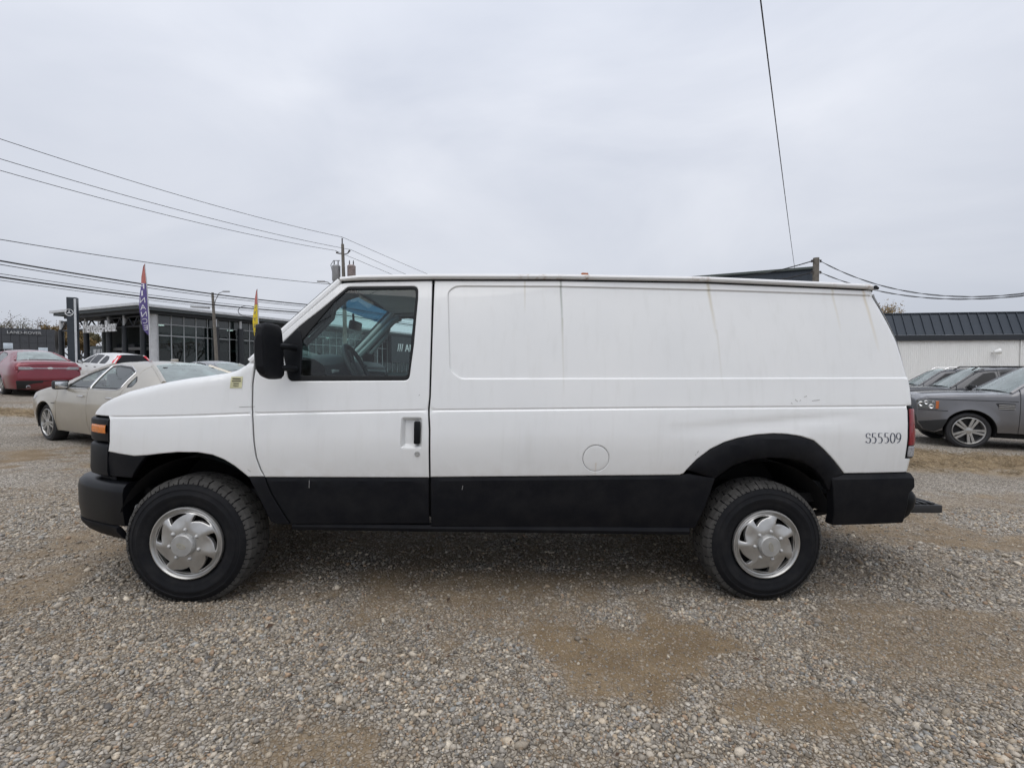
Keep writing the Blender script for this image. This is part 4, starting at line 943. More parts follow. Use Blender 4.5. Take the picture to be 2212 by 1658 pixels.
def build_car(name, label, cat, loc, th, sp, group=None, detail=2):
    root = thing(name, label, cat, (loc[0], loc[1], float(gz(loc[0], loc[1])) - .012), R(th), group)
    gr = float(gz(loc[0] + .9 * math.cos(R(th)) * sp['L'], loc[1] + .9 * math.sin(R(th)) * sp['L']) - gz(loc[0], loc[1])) / (.9 * sp['L'])
    root.rotation_euler = (0, -math.atan(gr), R(th))
    L, W = sp['L'], sp['W'] / 2; sil = sp['sil']; belt = sp['belt']; paint = sp['paint']; idx = sp['idx']
    upper = [p for p in sil]; ix = {k: idx[k] for k in idx}
    # top silhouette height at x
    tops = sorted([(x, z) for x, z in sil[sp['tip']:sp['tail'] + 1]]); tz = lin([p[0] for p in tops], [p[1] for p in tops])
    inw = sp.get('tumble', .40); er = sp.get('edge', .07); cr = sp.get('corner', .20)
    sg = [(a[0], a[1], b[0] - a[0], b[1] - a[1]) for a, b in zip(sil[sp['tip']:sp['tail'] + 3], sil[sp['tip'] + 1:sp['tail'] + 4])]
    def sdist(x, z):
        m = 9.0
        for ax, az_, dx, dz in sg:
            t = ((x - ax) * dx + (z - az_) * dz) / (dx * dx + dz * dz); t = 0 if t < 0 else 1 if t > 1 else t; ex_, ez_ = x - ax - t * dx, z - az_ - t * dz; q = ex_ * ex_ + ez_ * ez_
            if q < m: m = q
        return math.sqrt(m)
    def half(x, z):
        w = W - .055 * max(0, (.62 - z) / .4) ** 2 * 1.2 - .03 * max(0, (z - .72) / max(.05, belt - .72)) ** 2 * (1 if z < belt else 1)
        if z > belt: w -= inw * (z - belt) + .06 * (z - belt) ** 2
        if x < .75: w -= cr * ((.75 - x) / .75) ** 2.6
        if x > L - .65: w -= cr * .75 * ((x - L + .65) / .65) ** 2.4
        sh = sp.get('crease')
        if sh: w -= .008 * (1 / (1 + math.exp(max(-40, min(40, -(z - sh(x)) / .008)))))
        # flared wheel arches
        for hx in sp['hubs']:
            d = math.hypot(x - hx, z - sp['r']); w += .018 * math.exp(-((d - sp['ar']) / .06) ** 2)
        t = tz(x) - z
        if t < er * 3:
            t = sdist(x, z)
            if t < er: w -= er - math.sqrt(max(0, er * er - (er - max(0, t)) ** 2))
        return max(.05, w)
    fn = lambda x, z, d=0: (x, -half(x, z) + d, z); ff = lambda x, z, d=0: (x, half(x, z) - d, z)
    # closed side outline with wheel arches
    zb = sp['sill']; ar = sp['ar']; bottom = []
    x_end, x_start = sil[-1][0], sil[0][0]
    for hx in sp['hubs'][::-1]:
        a0 = math.asin(max(-1, min(1, (zb - sp['r']) / ar)))
        bottom += [(hx + ar * math.cos(a), sp['r'] + ar * math.sin(a)) for a in np.linspace(a0, math.pi - a0, 19)]
    side = [tuple(p) for p in sil] + bottom
    cuts = sp['cuts']; doors = len(cuts) - 1
    names = ['front_quarter'] + ['door'] * doors + ['rear_quarter']
    G = MATS.get(sp['glass'][0]) or glassmat(*sp['glass'])
    for s in (0, 1):
        f = fn if s == 0 else ff; fl = (s == 1)
        for k, nm in enumerate(names):
            p = side
            if k > 0: x, sl = cuts[k - 1]; p = clip_half(p, x + .004, .6, 1, -sl)
            if k < len(cuts): x, sl = cuts[k]; p = clip_half(p, x - .004, .6, -1, sl)
            if len(p) < 3: continue
            wins = [w for w in sp['windows'] if w[0] == k]
            rws = [inset(side, t)[2:len(sil) - 2] for t in (.012, .028, er, er * 1.7)]
            o = panel(nm, p, f, paint, root, .075, rows=rws, holes=[fillet(w[1], .04, 3) for w in wins], depth=.02, drop=.003, flip=fl, seg=.06)
            for w in wins:
                q = fillet(w[1], .04, 3)
                fr = panel('window_trim', inset(q, -.006), (lambda x, z, d=0, f=f, s=s: (f(x, z, d)[0], f(x, z, d)[1] + (.004 if s == 0 else -.004), z)), M_CARBLK, o, .2, holes=[inset(q, .022)], depth=0, drop=0, ins=.004, flip=fl, seg=.06)
                panel('side_glass', inset(q, .018), (lambda x, z, d=0, f=f, s=s: (f(x, z, d)[0], f(x, z, d)[1] + (.010 if s == 0 else -.010), z)), G, o, .25, depth=0, drop=0, ins=.004, flip=fl, seg=.08)
                if sp.get('chrome') and s == 0 and k < 3:
                    MB().tube([(x, fn(x, z)[1] - .003, z) for x, z in resample(inset(q, -.010), .06)], .0065, 5, closed=True).build('chrome_trim', M_CHROME, o)
            if nm == 'door' and detail > 1:
                hx, hz = (cuts[k][0] - .20, sp.get('hz', belt - .12)); yy = half(hx, hz)
                MB().box((hx, (-yy - .016) if s == 0 else yy + .016, hz), (.095, .012, .014), bev=.008).build('door_handle', sp.get('handle', paint), o)
    # sheets across the car
    pts = [Vector((x, 0, z)) for x, z in sil]
    def strip(nm, a, b, mat, crown, ny=14, dz=0):
        v = []
        P = resample([(p.x, p.z) for p in pts[a:b + 1]], .09, False)
        if len(P) > 3: P = [P[0]] + [((P[i - 1][0] + 2 * P[i][0] + P[i + 1][0]) / 4, (P[i - 1][1] + 2 * P[i][1] + P[i + 1][1]) / 4) for i in range(1, len(P) - 1)] + [P[-1]]
        for i, (x, z) in enumerate(P):
            q0 = P[max(0, i - 1)]; q1 = P[min(len(P) - 1, i + 1)]; t = Vector((q1[0] - q0[0], q1[1] - q0[1])).normalized(); n = Vector((-t.y, t.x)); e = half(x, z)
            for j in range(ny):
                u = -1 + 2 * j / (ny - 1); k = 1 - abs(u) ** 2.3; v.append((x + n.x * (crown * k + dz), u * e, z + n.y * (crown * k + dz)))
        return MB().add(v, grid_faces(len(P), ny)).build(nm, mat, root)
    I = ix
    vi = sp.get('val', 0)
    if vi: strip('front_valance', 0, vi, M_CARBLK, sp.get('nose', .10))
    fb = strip('front_bumper', vi, I['hood'], paint, sp.get('nose', .10)); strip('hood', I['hood'], I['cowl'], paint, .035)
    strip('windshield', I['cowl'], I['roof0'], MATS.get(sp['wglass'][0]) or glassmat(*sp['wglass']), .07); strip('roof', I['roof0'], I['roof1'], paint, .025)
    rgn = 'rear_window'; strip(rgn, I['roof1'], I['deck'], MATS.get(sp['rglass'][0]) or glassmat(*sp['rglass']), .06 if not sp.get('wagon') else .03)
    strip('trunk_lid' if not sp.get('wagon') else 'tailgate', I['deck'], I['rear'], paint, .04 if not sp.get('wagon') else .05); rb = strip('rear_bumper', I['rear'], len(sil) - 1, sp.get('rbmat', paint), .08)
    # rails along windshield and rear glass
    for a, b in (('cowl', 'roof0'), ('roof1', 'deck')):
        for s in (-1, 1):
            P = [(pts[i].x, s * (half(pts[i].x, pts[i].z) - .01), pts[i].z) for i in range(I[a], I[b] + 1)]; MB().tube(P, .035, 6).build('pillar', paint, root)
    # cabin, underside, wells, wheels
    fl0 = belt - .12
    MB().box((L * .5, 0, (.32 + zb) / 2), (L * .5 - .45, W - .22, .10)).build('underbody', M_DARK, root)
    cb = MB().box(((sil[I['cowl']][0] + sil[I['deck']][0]) / 2, 0, .62), ((sil[I['deck']][0] - sil[I['cowl']][0]) / 2 + .1, W - .12, .16)).build('cabin_floor', M_CABIN, root)
    for xs, ys in ((sp['seatx'], -.36), (sp['seatx'], .36), (sp['seatx'] + .85, -.36), (sp['seatx'] + .85, .36)):
        st = MB().box((xs, ys, belt - .03), (.07, .23, .30), Matrix.Rotation(R(14), 3, 'Y'), bev=.04); st.box((xs + .08, ys, belt + .30), (.045, .12, .08), Matrix.Rotation(R(14), 3, 'Y'), bev=.03); st.build('seat', M_CABIN, root)
    MB().box((sil[I['cowl']][0] + .28, 0, belt - .10), (.25, W - .2, .10), bev=.04).build('dashboard', M_CABIN, root)
    for s in (-1, 1):
        for hx in sp['hubs']:
            n = 16; v = []
            for i in range(n + 1):
                a = math.pi * (-.08 + 1.16 * i / n)
                for y in (W - .03, W - .40): v.append((hx + (ar - .005) * math.cos(a), s * y, sp['r'] + (ar - .005) * math.sin(a)))
            m = MB().add(v, grid_faces(n + 1, 2)); m.add([v[2 * i + 1] for i in range(n + 1)], [tuple(range(n + 1))]); m.build('wheel_well', M_DARK, root)
    r = sp['r']; tw = .225; rr = sp['rim']; tme = rme = None
    for hx in sp['hubs']:
        for s in (-1, 1):
            w = bpy.data.objects.new('wheel', None); COL.objects.link(w); w.parent = root; w.location = (hx, s * (W - .035), r); w.rotation_euler = (0, .5 * hx, 0 if s == -1 else math.pi)
            if tme is None:
                t = MB().lathe([(rr * .98, .02), (rr * 1.06, .004), (rr + (r - rr) * .5, -.006), (r - .03, .004), (r - .012, .014), (r - .002, .035), (r, .06), (r, tw - .06), (r - .012, tw - .014), (r - .05, tw), (rr, tw - .02)], 44).build('tyre', M_CARTYRE, w); tme = t.data
                q = rim_mesh(sp['style'], rr).build('rim', sp.get('rimmat', M_SILV), w); rme = q.data; bk = MB().lathe([(rr * .9, .09), (0, .10)], 24).build('brake_disc', M_STEEL, w); bme = bk.data
            else: share('tyre', tme, w); share('rim', rme, w); share('brake_disc', bme, w)
    # door mirrors
    mx, mz = sp['mirror']
    for s in (-1, 1):
        y = s * (half(mx, mz) + .12); mo = MB().box((mx, y, mz), (.055, .105, .075), bev=.035); mo.box((mx + .03, s * (half(mx, mz) + .01), mz - .05), (.03, .05, .02), bev=.008)
        mm = mo.build('door_mirror', sp.get('mirmat', M_CARBLK), root); MB().box((mx + .052, y, mz), (.008, .085, .055), bev=.006).build('mirror_glass', M_CHROME, mm)
    # helper maps for extra pieces
    rs_ = sorted([(z, x) for x, z in sil[I['deck']:]]); rxx = lin([p[0] for p in rs_], [p[1] for p in rs_])
    def rmapc(off): return lambda y, z, d=0: (rxx(z) + .06 * (1 - min(1, abs(y) / half(rxx(z), z)) ** 2.3) + off - d, y, z)
    return root, half, fn, rmapc

# --- beige mid-size sedan parked behind the van's nose
SED = [(.20, .20), (.06, .30), (.01, .45), (.0, .58), (.04, .70), (.14, .79), (.45, .885), (.9, .965), (1.32, 1.015), (1.45, 1.06), (1.85, 1.245), (2.25, 1.385), (2.6, 1.430), (2.95, 1.437), (3.30, 1.412), (3.55, 1.375), (3.95, 1.255), (4.32, 1.125), (4.55, 1.10), (4.78, 1.065), (4.86, .99), (4.91, .75), (4.93, .58), (4.90, .40), (4.80, .24)]
SIDX = dict(hood=5, cowl=9, roof0=11, roof1=15, deck=17, rear=20)
def sedan(**k):
    d = dict(L=4.93, W=1.85, sil=SED, tip=3, tail=20, belt=.965, sill=.22, r=.335, ar=.385, rim=.245, hubs=(.93, 3.76), idx=SIDX, cuts=[(1.36, .10), (2.46, -.02), (3.42, .22)], seatx=2.35, mirror=(1.66, 1.03), style='double',
             windows=[(1, [(1.62, .985), (2.00, 1.220), (2.38, 1.355), (2.42, 1.357), (2.44, .992)]), (2, [(2.50, .994), (2.485, 1.362), (2.70, 1.378), (3.12, 1.352), (3.42, 1.27), (3.40, 1.02), (3.30, 1.00)]), (3, [(3.55, 1.03), (3.47, 1.245), (3.60, 1.20), (3.72, 1.13), (3.70, 1.05)])],
             glass=('car_glass', (.74, .84, .82), 0, 1.6, 0, .06), wglass=('car_windshield', (.72, .84, .81), 0, 1.6, 0, .38), rglass=('car_rear_glass', (.70, .82, .79), 0, 1.6, 0, .38))
    d.update(k); return d
th = -27.5; ux, uy = math.cos(R(th)), math.sin(R(th))
hubw = (-8.36 , 8.72)     # near front wheel, outer face
def place(hub_world, th, hubx, halfw):
    c, s = math.cos(R(th)), math.sin(R(th)); return (hub_world[0] - hubx * c - halfw * s * 1.0, hub_world[1] - hubx * s + halfw * c)
crs = lin([0, 1.2, 2.4, 3.4, 4.6, 5], [.74, .80, .74, .82, .90, .9])
P0 = place(hubw, th, .93, .89)
c1, h1, f1, r1 = build_car('parked_sedan', 'beige four-door sedan parked behind the nose of the white van', 'car', P0, th,
    sedan(paint=car_paint('beige_metallic', (.42, .385, .32), .45, .30), crease=crs, chrome=True, handle=M_CHROME, hz=.86))
MB().box((3.30, 0, 1.475), (.09, .02, .022), bev=.012).build('roof_antenna', MATS['beige_metallic'], c1)
panel('tail_light', [(4.50, 1.03), (4.84, .98), (4.85, .86), (4.55, .90)], lambda x, z, d=0: (f1(x, z, d)[0], f1(x, z)[1] - .004 + d, z), M_RED, c1, .05)
panel('head_light', [(.10, .72), (.55, .82), (.62, .80), (.45, .72), (.16, .66)], lambda x, z, d=0: (f1(x, z, d)[0], f1(x, z)[1] - .004 + d, z), M_CLEAR, c1, .05)
MB().box((4.30 - .55, 0, 1.345), (.03, .40, .008), Matrix.Rotation(R(18), 3, 'Y'), bev=.004).build('brake_light', M_CARBLK, c1)
MB().box((1.24, -h1(1.24, .70) - .003, .70), (.085, .003, .006)).build('fender_badge', M_STEEL, c1)

# --- dark red full-size sedan seen from its tail
TAU = [(.20, .22), (.06, .32), (.01, .48), (.0, .62), (.04, .78), (.14, .88), (.45, .96), (.95, 1.03), (1.42, 1.07), (1.55, 1.11), (1.95, 1.32), (2.30, 1.455), (2.65, 1.53), (3.05, 1.545), (3.45, 1.52), (3.70, 1.475), (4.10, 1.36), (4.50, 1.215), (4.75, 1.195), (4.98, 1.165), (5.06, 1.08), (5.12, .80), (5.16, .60), (5.13, .42), (5.02, .27)]
TSP = dict(L=5.16, W=1.93, sil=TAU, belt=1.02, sill=.24, r=.345, ar=.40, hubs=(1.0, 3.87), cuts=[(1.45, .1), (2.58, -.02), (3.56, .22)], seatx=2.45, mirror=(1.75, 1.10),
           windows=[(1, [(1.74, 1.05), (2.10, 1.29), (2.46, 1.43), (2.54, 1.44), (2.56, 1.055)]), (2, [(2.62, 1.058), (2.61, 1.45), (2.85, 1.465), (3.25, 1.44), (3.56, 1.36), (3.54, 1.09), (3.42, 1.07)])])
th2 = -31.0
c2, h2, f2, r2 = build_car('parked_sedan', 'dark red sedan seen from its tail, parked beyond the beige sedan', 'car', (-20.58, 19.66), th2,
    sedan(paint=car_paint('dark_red_metallic', (.19, .008, .022), .30, .28), rbmat=None or car_paint('dark_red_metallic', (.19, .008, .022)), rglass=('pale_rear_glass', (.80, .88, .86), 0, 1.6, 0, .45), **TSP))
for s in (-1, 1):
    q = [(s * .88, 1.02), (s * .52, 1.02), (s * .40, .92), (s * .88, .92)]
    tl = panel('tail_light', q, r2(.014), M_RED, c2, .06, flip=(s > 0))
    for z in (.998, .948): panel('reversing_lens', [(s * .80, z + .021), (s * .50, z + .021), (s * .42, z - .021), (s * .78, z - .021)], r2(.026), M_CLEAR, tl, .06, flip=(s > 0), depth=.006)
MB().tube([(r2(.03)(y, .975)[0], y, .975) for y in np.linspace(-.52, .52, 9)], .013, 6).build('chrome_bar', M_CHROME, c2)
em = MB().lathe([(.0, -.01), (.08, -.006), (.085, .004)], 20, 'x', (0, 0, 0)).build('oval_badge', M_CHROME, c2); em.location = (r2(.03)(0, .975)[0], 0, .975); em.scale = (-1, 1, .5)
panel('plate_recess', fillet([(-.42, .89), (.42, .89), (.36, .74), (-.36, .74)], .03, 2), r2(.008), car_paint('dark_red_shade', (.10, .008, .016)), c2, .08)
panel('lower_valance', fillet([(-.88, .56), (.88, .56), (.82, .27), (-.82, .27)], .03, 2), r2(.02), M_CARBLK, c2, .1)
for s in (-1, 1): MB().lathe([(.05, .0), (.055, .04), (.045, .045), (.04, -.05)], 18, 'x', (5.17, s * .58, .34)).build('exhaust_tip', M_CHROME, c2)

# --- white estate car with tall red tail lights
EST = [(.18, .22), (.05, .32), (.01, .46), (.0, .60), (.04, .74), (.14, .82), (.45, .89), (.9, .95), (1.30, 1.0), (1.42, 1.05), (1.80, 1.25), (2.15, 1.40), (2.5, 1.465), (3.1, 1.485), (3.8, 1.46), (4.32, 1.42), (4.47, 1.22), (4.60, .99), (4.66, .88), (4.72, .72), (4.80, .62), (4.82, .50), (4.80, .38), (4.74, .27)]
th3 = -30.0
c3, h3, f3, r3 = build_car('parked_estate', 'white estate car with tall red tail lights beside the dark red sedan', 'car', (-21.15, 24.4), th3,
    sedan(L=4.82, W=1.84, sil=EST, belt=.97, wagon=True, tail=15, hubs=(.90, 3.66), paint=car_paint('white_car_paint', (.74, .74, .73), 0, .3), idx=dict(hood=5, cowl=9, roof0=11, roof1=15, deck=17, rear=19), cuts=[(1.32, .1), (2.40, 0), (3.28, .1)], handle=M_CARBLK, tumble=.30,
          windows=[(1, [(1.60, .99), (1.95, 1.23), (2.32, 1.385), (2.38, 1.385), (2.38, .995)]), (2, [(2.43, .996), (2.43, 1.39), (2.85, 1.40), (3.22, 1.385), (3.20, 1.0)]), (3, [(3.36, 1.005), (3.37, 1.375), (3.75, 1.34), (3.98, 1.22), (4.02, 1.08), (3.90, 1.015)])],
          glass=('tinted_glass', (.16, .17, .19)), rglass=('tinted_glass', (.16, .17, .19)), wglass=('car_windshield', (.72, .84, .81), 0, 1.6, 0, .38)))
M_REDB = plain('bright_red_lens', (.70, .02, .035), .2, coat=.5, var=.2, vscale=40)
for s in (-1, 1):
    o = MB(); v = []
    for t in np.linspace(0, 1, 8):
        x, z = 4.36 + .26 * t, 1.40 - .52 * t
        for yy, dx in ((.0, -.13), (.022, -.04), (.01, .02), (-.06, .05), (-.11, .055)): v.append((x + dx, s * (h3(min(4.62, x), z) + yy), z))
    o.add(v, grid_faces(8, 5)); o.build('tail_light', M_REDB, c3)

# --- sedans farther back, only roofs and glass show over the beige one
c4, *_ = build_car('parked_sedan', 'silver grey sedan parked between the white estate and the power pole', 'car', (-13.9, 20.2), -30,
    sedan(paint=car_paint('silver_grey_metallic', (.20, .21, .22), .5, .3), rglass=('teal_rear_glass', (.80, .90, .87), 0, 1.6, 0, .4), chrome=True), detail=1)
c5, *_ = build_car('parked_sedan', 'charcoal sedan parked just past the van hood', 'car', (-11.6, 21.6), -30,
    sedan(paint=car_paint('charcoal_metallic', (.035, .038, .045), .4, .3), chrome=True), detail=1)
c6, *_ = build_car('parked_estate', 'white car parked by the foot of the tall dark sign pylon', 'car', (-41.0, 43.5), -60,
    sedan(paint=MATS['white_car_paint'], glass=('tinted_glass', (.16, .17, .19)), rglass=('tinted_glass', (.16, .17, .19))), detail=1)

# --- grey luxury SUV on the right, front wheel turned to us
SUV = [(.30, .30), (.12, .36), (.04, .48), (.0, .66), (.02, .92), (.08, 1.02), (.20, 1.07), (.7, 1.115), (1.36, 1.14), (1.52, 1.16), (1.90, 1.45), (2.17, 1.65), (2.35, 1.715), (2.9, 1.765), (3.7, 1.76), (4.20, 1.70), (4.45, 1.42), (4.58, 1.12), (4.66, 1.0), (4.74, .80), (4.78, .62), (4.74, .45), (4.62, .34)]
def suv(**k):
    d = dict(L=4.78, W=1.93, sil=SUV, tip=4, tail=15, belt=1.12, sill=.36, r=.372, ar=.435, rim=.275, hubs=(.86, 3.605), idx=dict(hood=6, cowl=9, roof0=12, roof1=15, deck=17, rear=18), cuts=[(1.62, .02), (2.62, 0), (3.38, .1)], seatx=2.45, mirror=(1.95, 1.20), style='double', wagon=True, tumble=.26, edge=.06, corner=.13, nose=.04, val=3, hz=.98,
             windows=[(1, [(1.78, 1.15), (2.05, 1.40), (2.30, 1.60), (2.56, 1.645), (2.58, 1.15)]), (2, [(2.66, 1.15), (2.66, 1.655), (2.95, 1.67), (3.30, 1.665), (3.30, 1.16)]), (3, [(3.46, 1.17), (3.46, 1.66), (3.80, 1.65), (4.15, 1.58), (4.30, 1.36), (4.28, 1.22)])],
             glass=('tinted_glass', (.16, .17, .19)), wglass=('car_windshield', (.72, .84, .81), 0, 1.6, 0, .38), rglass=('tinted_glass', (.16, .17, .19)))
    d.update(k); return d
th6 = -24.0
P6 = place((9.42, 10.0), th6, .86, .93)
c7, h7, f7, r7 = build_car('parked_suv', 'grey metallic luxury SUV with a vent behind its front wheel', 'SUV', P6, th6, suv(paint=car_paint('grey_metallic', (.15, .15, .158), .5, .32)))
fo = lambda o: (lambda x, z, d=0: (x, -h7(x, z) - o + d, z))
hl = panel('head_light', fillet([(.01, .985), (.36, .970), (.35, .79), (.03, .80)], .03, 2), fo(.004), plain('dark_lens', (.10, .105, .10), .12, coat=.8), c7, .06)
panel('amber_marker', [(.305, .965), (.355, .962), (.345, .80), (.30, .80)], fo(.010), plain('orange_lens', (.45, .12, .03), .2), hl, .05)
for x, z, r_ in ((.07, .89, .05), (.15, .925, .04), (.23, .845, .045), (.26, .935, .022)):
    MB().lathe([(r_, -.008), (r_ * .85, -.012), (r_ * .5, .0), (0, .004)], 16, 'y', (x, -h7(x, z) - .004, z)).build('lamp_bowl', M_CHROME, hl)
vt = panel('side_vent', fillet([(1.24, .965), (1.56, .96), (1.54, .835), (1.32, .835)], .02, 2), fo(.003), M_CARBLK, c7, .05)
for z in (.925, .89, .855): MB().box((1.42, -h7(1.42, z) - .010, z), (.125, .006, .008), bev=.003).build('vent_blade', M_SILV, vt)
MB().box((1.90, -h7(1.9, .905) - .004, .905), (.11, .004, .012), bev=.003).build('side_repeater', plain('orange_lens', (.45, .12, .03), .2), c7)
for z in (1.0,): MB().tube([(x, -h7(x, z) - .0, z + .002) for x in np.linspace(.10, 1.60, 14)], .006, 5).build('clamshell_seam', M_DARK, c7)
MB().tube([(x, -h7(x, .775) - .001, .775 - .02 * x) for x in np.linspace(.03, .50, 8)], .006, 5).build('bumper_seam', M_DARK, c7)
panel('bumper_lower', [(.035, .52), (.50, .60), (.46, .50), (.42, .40), (.30, .31), (.13, .365)], fo(.006), M_CARBLK, c7, .08)
for s in (-1, 1): MB().tube([(1.46, s * .25, 1.185), (1.50, s * .25 + .2, 1.20), (1.54, s * .25 + .45, 1.205)], .012, 5).build('wiper', M_CARBLK, c7)
for s in (-1, 1): MB().tube([(2.35, s * .62, 1.77), (2.45, s * .62, 1.83), (3.8, s * .62, 1.83), (3.95, s * .62, 1.77)], .02, 6).build('roof_rail', M_CARBLK, c7)
MB().box((1.10, 0, 1.165), (.03, .03, .006), bev=.003).build('washer_jet', M_CARBLK, c7)

P7 = (P6[0] - .2 , P6[1] + 3.0)
c8, h8, f8, r8 = build_car('parked_suv', 'black SUV with roof rails parked behind the grey one', 'SUV', (11.85, 15.7), -24, suv(paint=car_paint('black_metallic', (.030, .031, .036), .4, .28)), detail=1)
for s in (-1, 1):
    MB().tube([(2.05, s * .64, 1.70), (2.20, s * .64, 1.80), (3.9, s * .64, 1.82), (4.05, s * .64, 1.74)], .022, 6).build('roof_rail', M_CARBLK, c8)
    MB().tube([(1.46, s * .25, 1.185), (1.50, s * .25 + .2, 1.20), (1.54, s * .25 + .45, 1.205)], .012, 5).build('wiper', M_CARBLK, c8)
c9, h9, f9, r9 = build_car('parked_suv', 'dark grey crossover with a thin chrome roof rail, farthest along the pale wall', 'SUV', (13.6, 18.9), -24, suv(paint=car_paint('dark_grey_metallic', (.06, .062, .07), .4, .3)), detail=1)
for s in (-1, 1): MB().tube([(2.30, s * .62, 1.75), (2.42, s * .62, 1.82), (3.6, s * .62, 1.82), (3.75, s * .62, 1.76)], .016, 6).build('roof_rail', M_CHROME, c9)

# --- white delivery van far off at the left
c10 = thing('delivery_van', 'white delivery van roof showing above the dark red sedan', 'van', (-46.5, 41.0, float(gz(-46, 41))), R(-35))
bp = fillet([(0, .35), (0, 1.0), (.5, 1.25), (1.1, 2.15), (1.5, 2.35), (5.4, 2.40), (5.5, .35)], .18, 4)
M_WV = MATS['white_car_paint']
MB().prism(bp, -.95, .95).build('body', M_WV, c10, 30)
MB().prism(fillet([(.62, 1.35), (1.12, 2.08), (1.75, 2.12), (1.75, 1.35)], .06, 3), -.96, .96).build('cab_window', MATS['tinted_glass'], c10)
for x in (.9, 4.5):
    for s in (-1, 1): MB().lathe([(.0, -.12), (.2, -.12), (.34, -.1), (.34, .1), (.2, .12), (0, .12)], 24, 'y', (x, s * .88, .34)).build('wheel', M_CARTYRE, c10)

# ------------------------------------------------------------------ background: buildings, poles, wires, flags, trees
def at(x, y, Y):
    """place seen at (x, y) of the 2212-wide photograph, at the distance Y from the camera plane"""
    p = R(1.7); a = (x - 1106) / 1050; b = -(y - 829) / 1050
    d = Vector((a, math.cos(p) + b * math.sin(p), -math.sin(p) + b * math.cos(p))); return Vector((0, 0, 1.4)) + d * (Y / d.y)
M_FASCIA = plain('pale_metal_fascia', (.55, .57, .59), .45, .0)
M_SOFFIT = plain('dark_soffit', (.10, .115, .125), .7)
M_DKCOL = plain('near_black_cladding', (.016, .019, .024), .45)
M_MULL = plain('aluminium_mullion', (.36, .38, .39), .45, .0)
M_WHT = plain('white_panel', (.52, .53, .54), .6)
M_LETTER = plain('silver_letters', (.85, .86, .87), .35, .0)
M_CONC = plain('grey_concrete', (.30, .30, .29), .8)
def m_curtain():
    m, ns, ls, b = nmat('curtain_glass'); f = tnoise(ns, ls, .35, 3)
    ls.new(mix(ns, ls, f, (.012, .018, .020), (.035, .045, .045)), b.inputs['Base Color']); b.inputs['Roughness'].default_value = .04; b.inputs['Specular IOR Level'].default_value = .8; return m
M_CURT = m_curtain()
M_SHOW = glassmat('showroom_glass', (.42, .50, .50))

# --- glass-fronted dealership across the street
C0 = Vector((-37.0, 48.0, 0)); du = Vector((.42, .907, 0)).normalized(); dw = Vector((-.907, .42, 0)).normalized(); G0 = .9
def bp_(u, w, z): return C0 + du * u + dw * w + Vector((0, 0, z))
bld = thing('car_dealership', 'modern glass dealership with flat pale-edged canopy roof and black columns', 'building', C0 + Vector((0, 0, G0)))
def bbox(name, u0, u1, w0, w1, z0, z1, mat, par=bld, bev=0):
    m = MB(); v = [bp_(u, w, z) - bld.location for u in (u0, u1) for w in (w0, w1) for z in (z0, z1)]
    m.add(v, [(0, 1, 3, 2), (4, 6, 7, 5), (0, 4, 5, 1), (2, 3, 7, 6), (0, 2, 6, 4), (1, 5, 7, 3)]); return m.build(name, mat, par, smooth=False)
def btube(name, pts, r, mat, par=bld, n=8): return MB().tube([bp_(*p) - bld.location for p in pts], r, n).build(name, mat, par)
def solve_w(px, u):       # where the sight line of column px meets the plane u = const
    lo, hi = -5, 40
    for _ in range(40):
        m = (lo + hi) / 2; p = bp_(u, m, 0); x = 1106 + 1050 * p.x / p.y
        if x > px: lo = m
        else: hi = m
    return m
def solve_u(px, w):
    lo, hi = -5, 90
    for _ in range(40):
        m = (lo + hi) / 2; p = bp_(m, w, 0); x = 1106 + 1050 * p.x / p.y
        if x < px: lo = m
        else: hi = m
    return m
WE = solve_w(110, 0)
bbox('roof_fascia', 0, 90, 0, WE, 7.74, 8.0, M_FASCIA); bbox('roof_soffit', .25, 89.5, .25, WE - .3, 7.45, 7.735, M_SOFFIT); bbox('soffit_beam', .9, 89, .9, WE - 1, 7.15, 7.44, M_DKCOL)
cw = [solve_w(px, 2.0) for px in (135, 189, 238, 272, 311)]
for w in cw:
    c = btube('column', [(2, w, G0 - .1), (2, w, 6.1)], .27, M_DKCOL, n=14); btube('column_neck', [(2, w, 6.1), (2, w, 7.2)], .17, M_WHT, c, 10)
for a, b in zip(cw[1:], cw[:-1]):
    t = btube('roof_truss', [(2, a, 7.0), (2, b, 7.0)], .11, M_DKCOL); btube('truss_chord', [(2, a, 5.95), (2, b, 5.95)], .11, M_DKCOL, t)
    n = 4
    for k in range(n): btube('truss_web', [(2, a + (b - a) * k / n, 7.0 if k % 2 else 5.95), (2, a + (b - a) * (k + 1) / n, 5.95 if k % 2 else 7.0)], .08, M_DKCOL, t)
# entrance side behind the columns
bbox('entrance_wall', 8.5, 9.2, 1.8, cw[0] - 3.5, G0, 7.2, M_SOFFIT)
wA, wB = cw[1] + 1.2, cw[4] + .5
bbox('white_band', 7.9, 8.45, wB, wA, 4.6, 6.5, M_WHT); bbox('white_band_rib', 7.7, 7.88, wB, wA, 5.5, 5.6, M_MULL)
bbox('entrance_box', 4.2, 8.4, solve_w(292, 4.2), solve_w(232, 4.2), G0, 4.3, M_DKCOL)
bbox('office_box', 5.0, 8.4, solve_w(228, 5.0), solve_w(196, 5.0), G0, 4.3, M_SOFFIT)
bbox('box_canopy', 3.2, 5.0, solve_w(226, 4), solve_w(174, 4), 2.75, 3.0, M_DKCOL)
for z0, z1 in ((1.6, 2.6), (3.3, 3.9)):
    for k in range(3):
        a = solve_w(204 + 8 * k, 4.97); b_ = solve_w(210.5 + 8 * k, 4.97); bbox('office_window', 4.93, 4.98, b_, a, z0, z1, M_WHT)
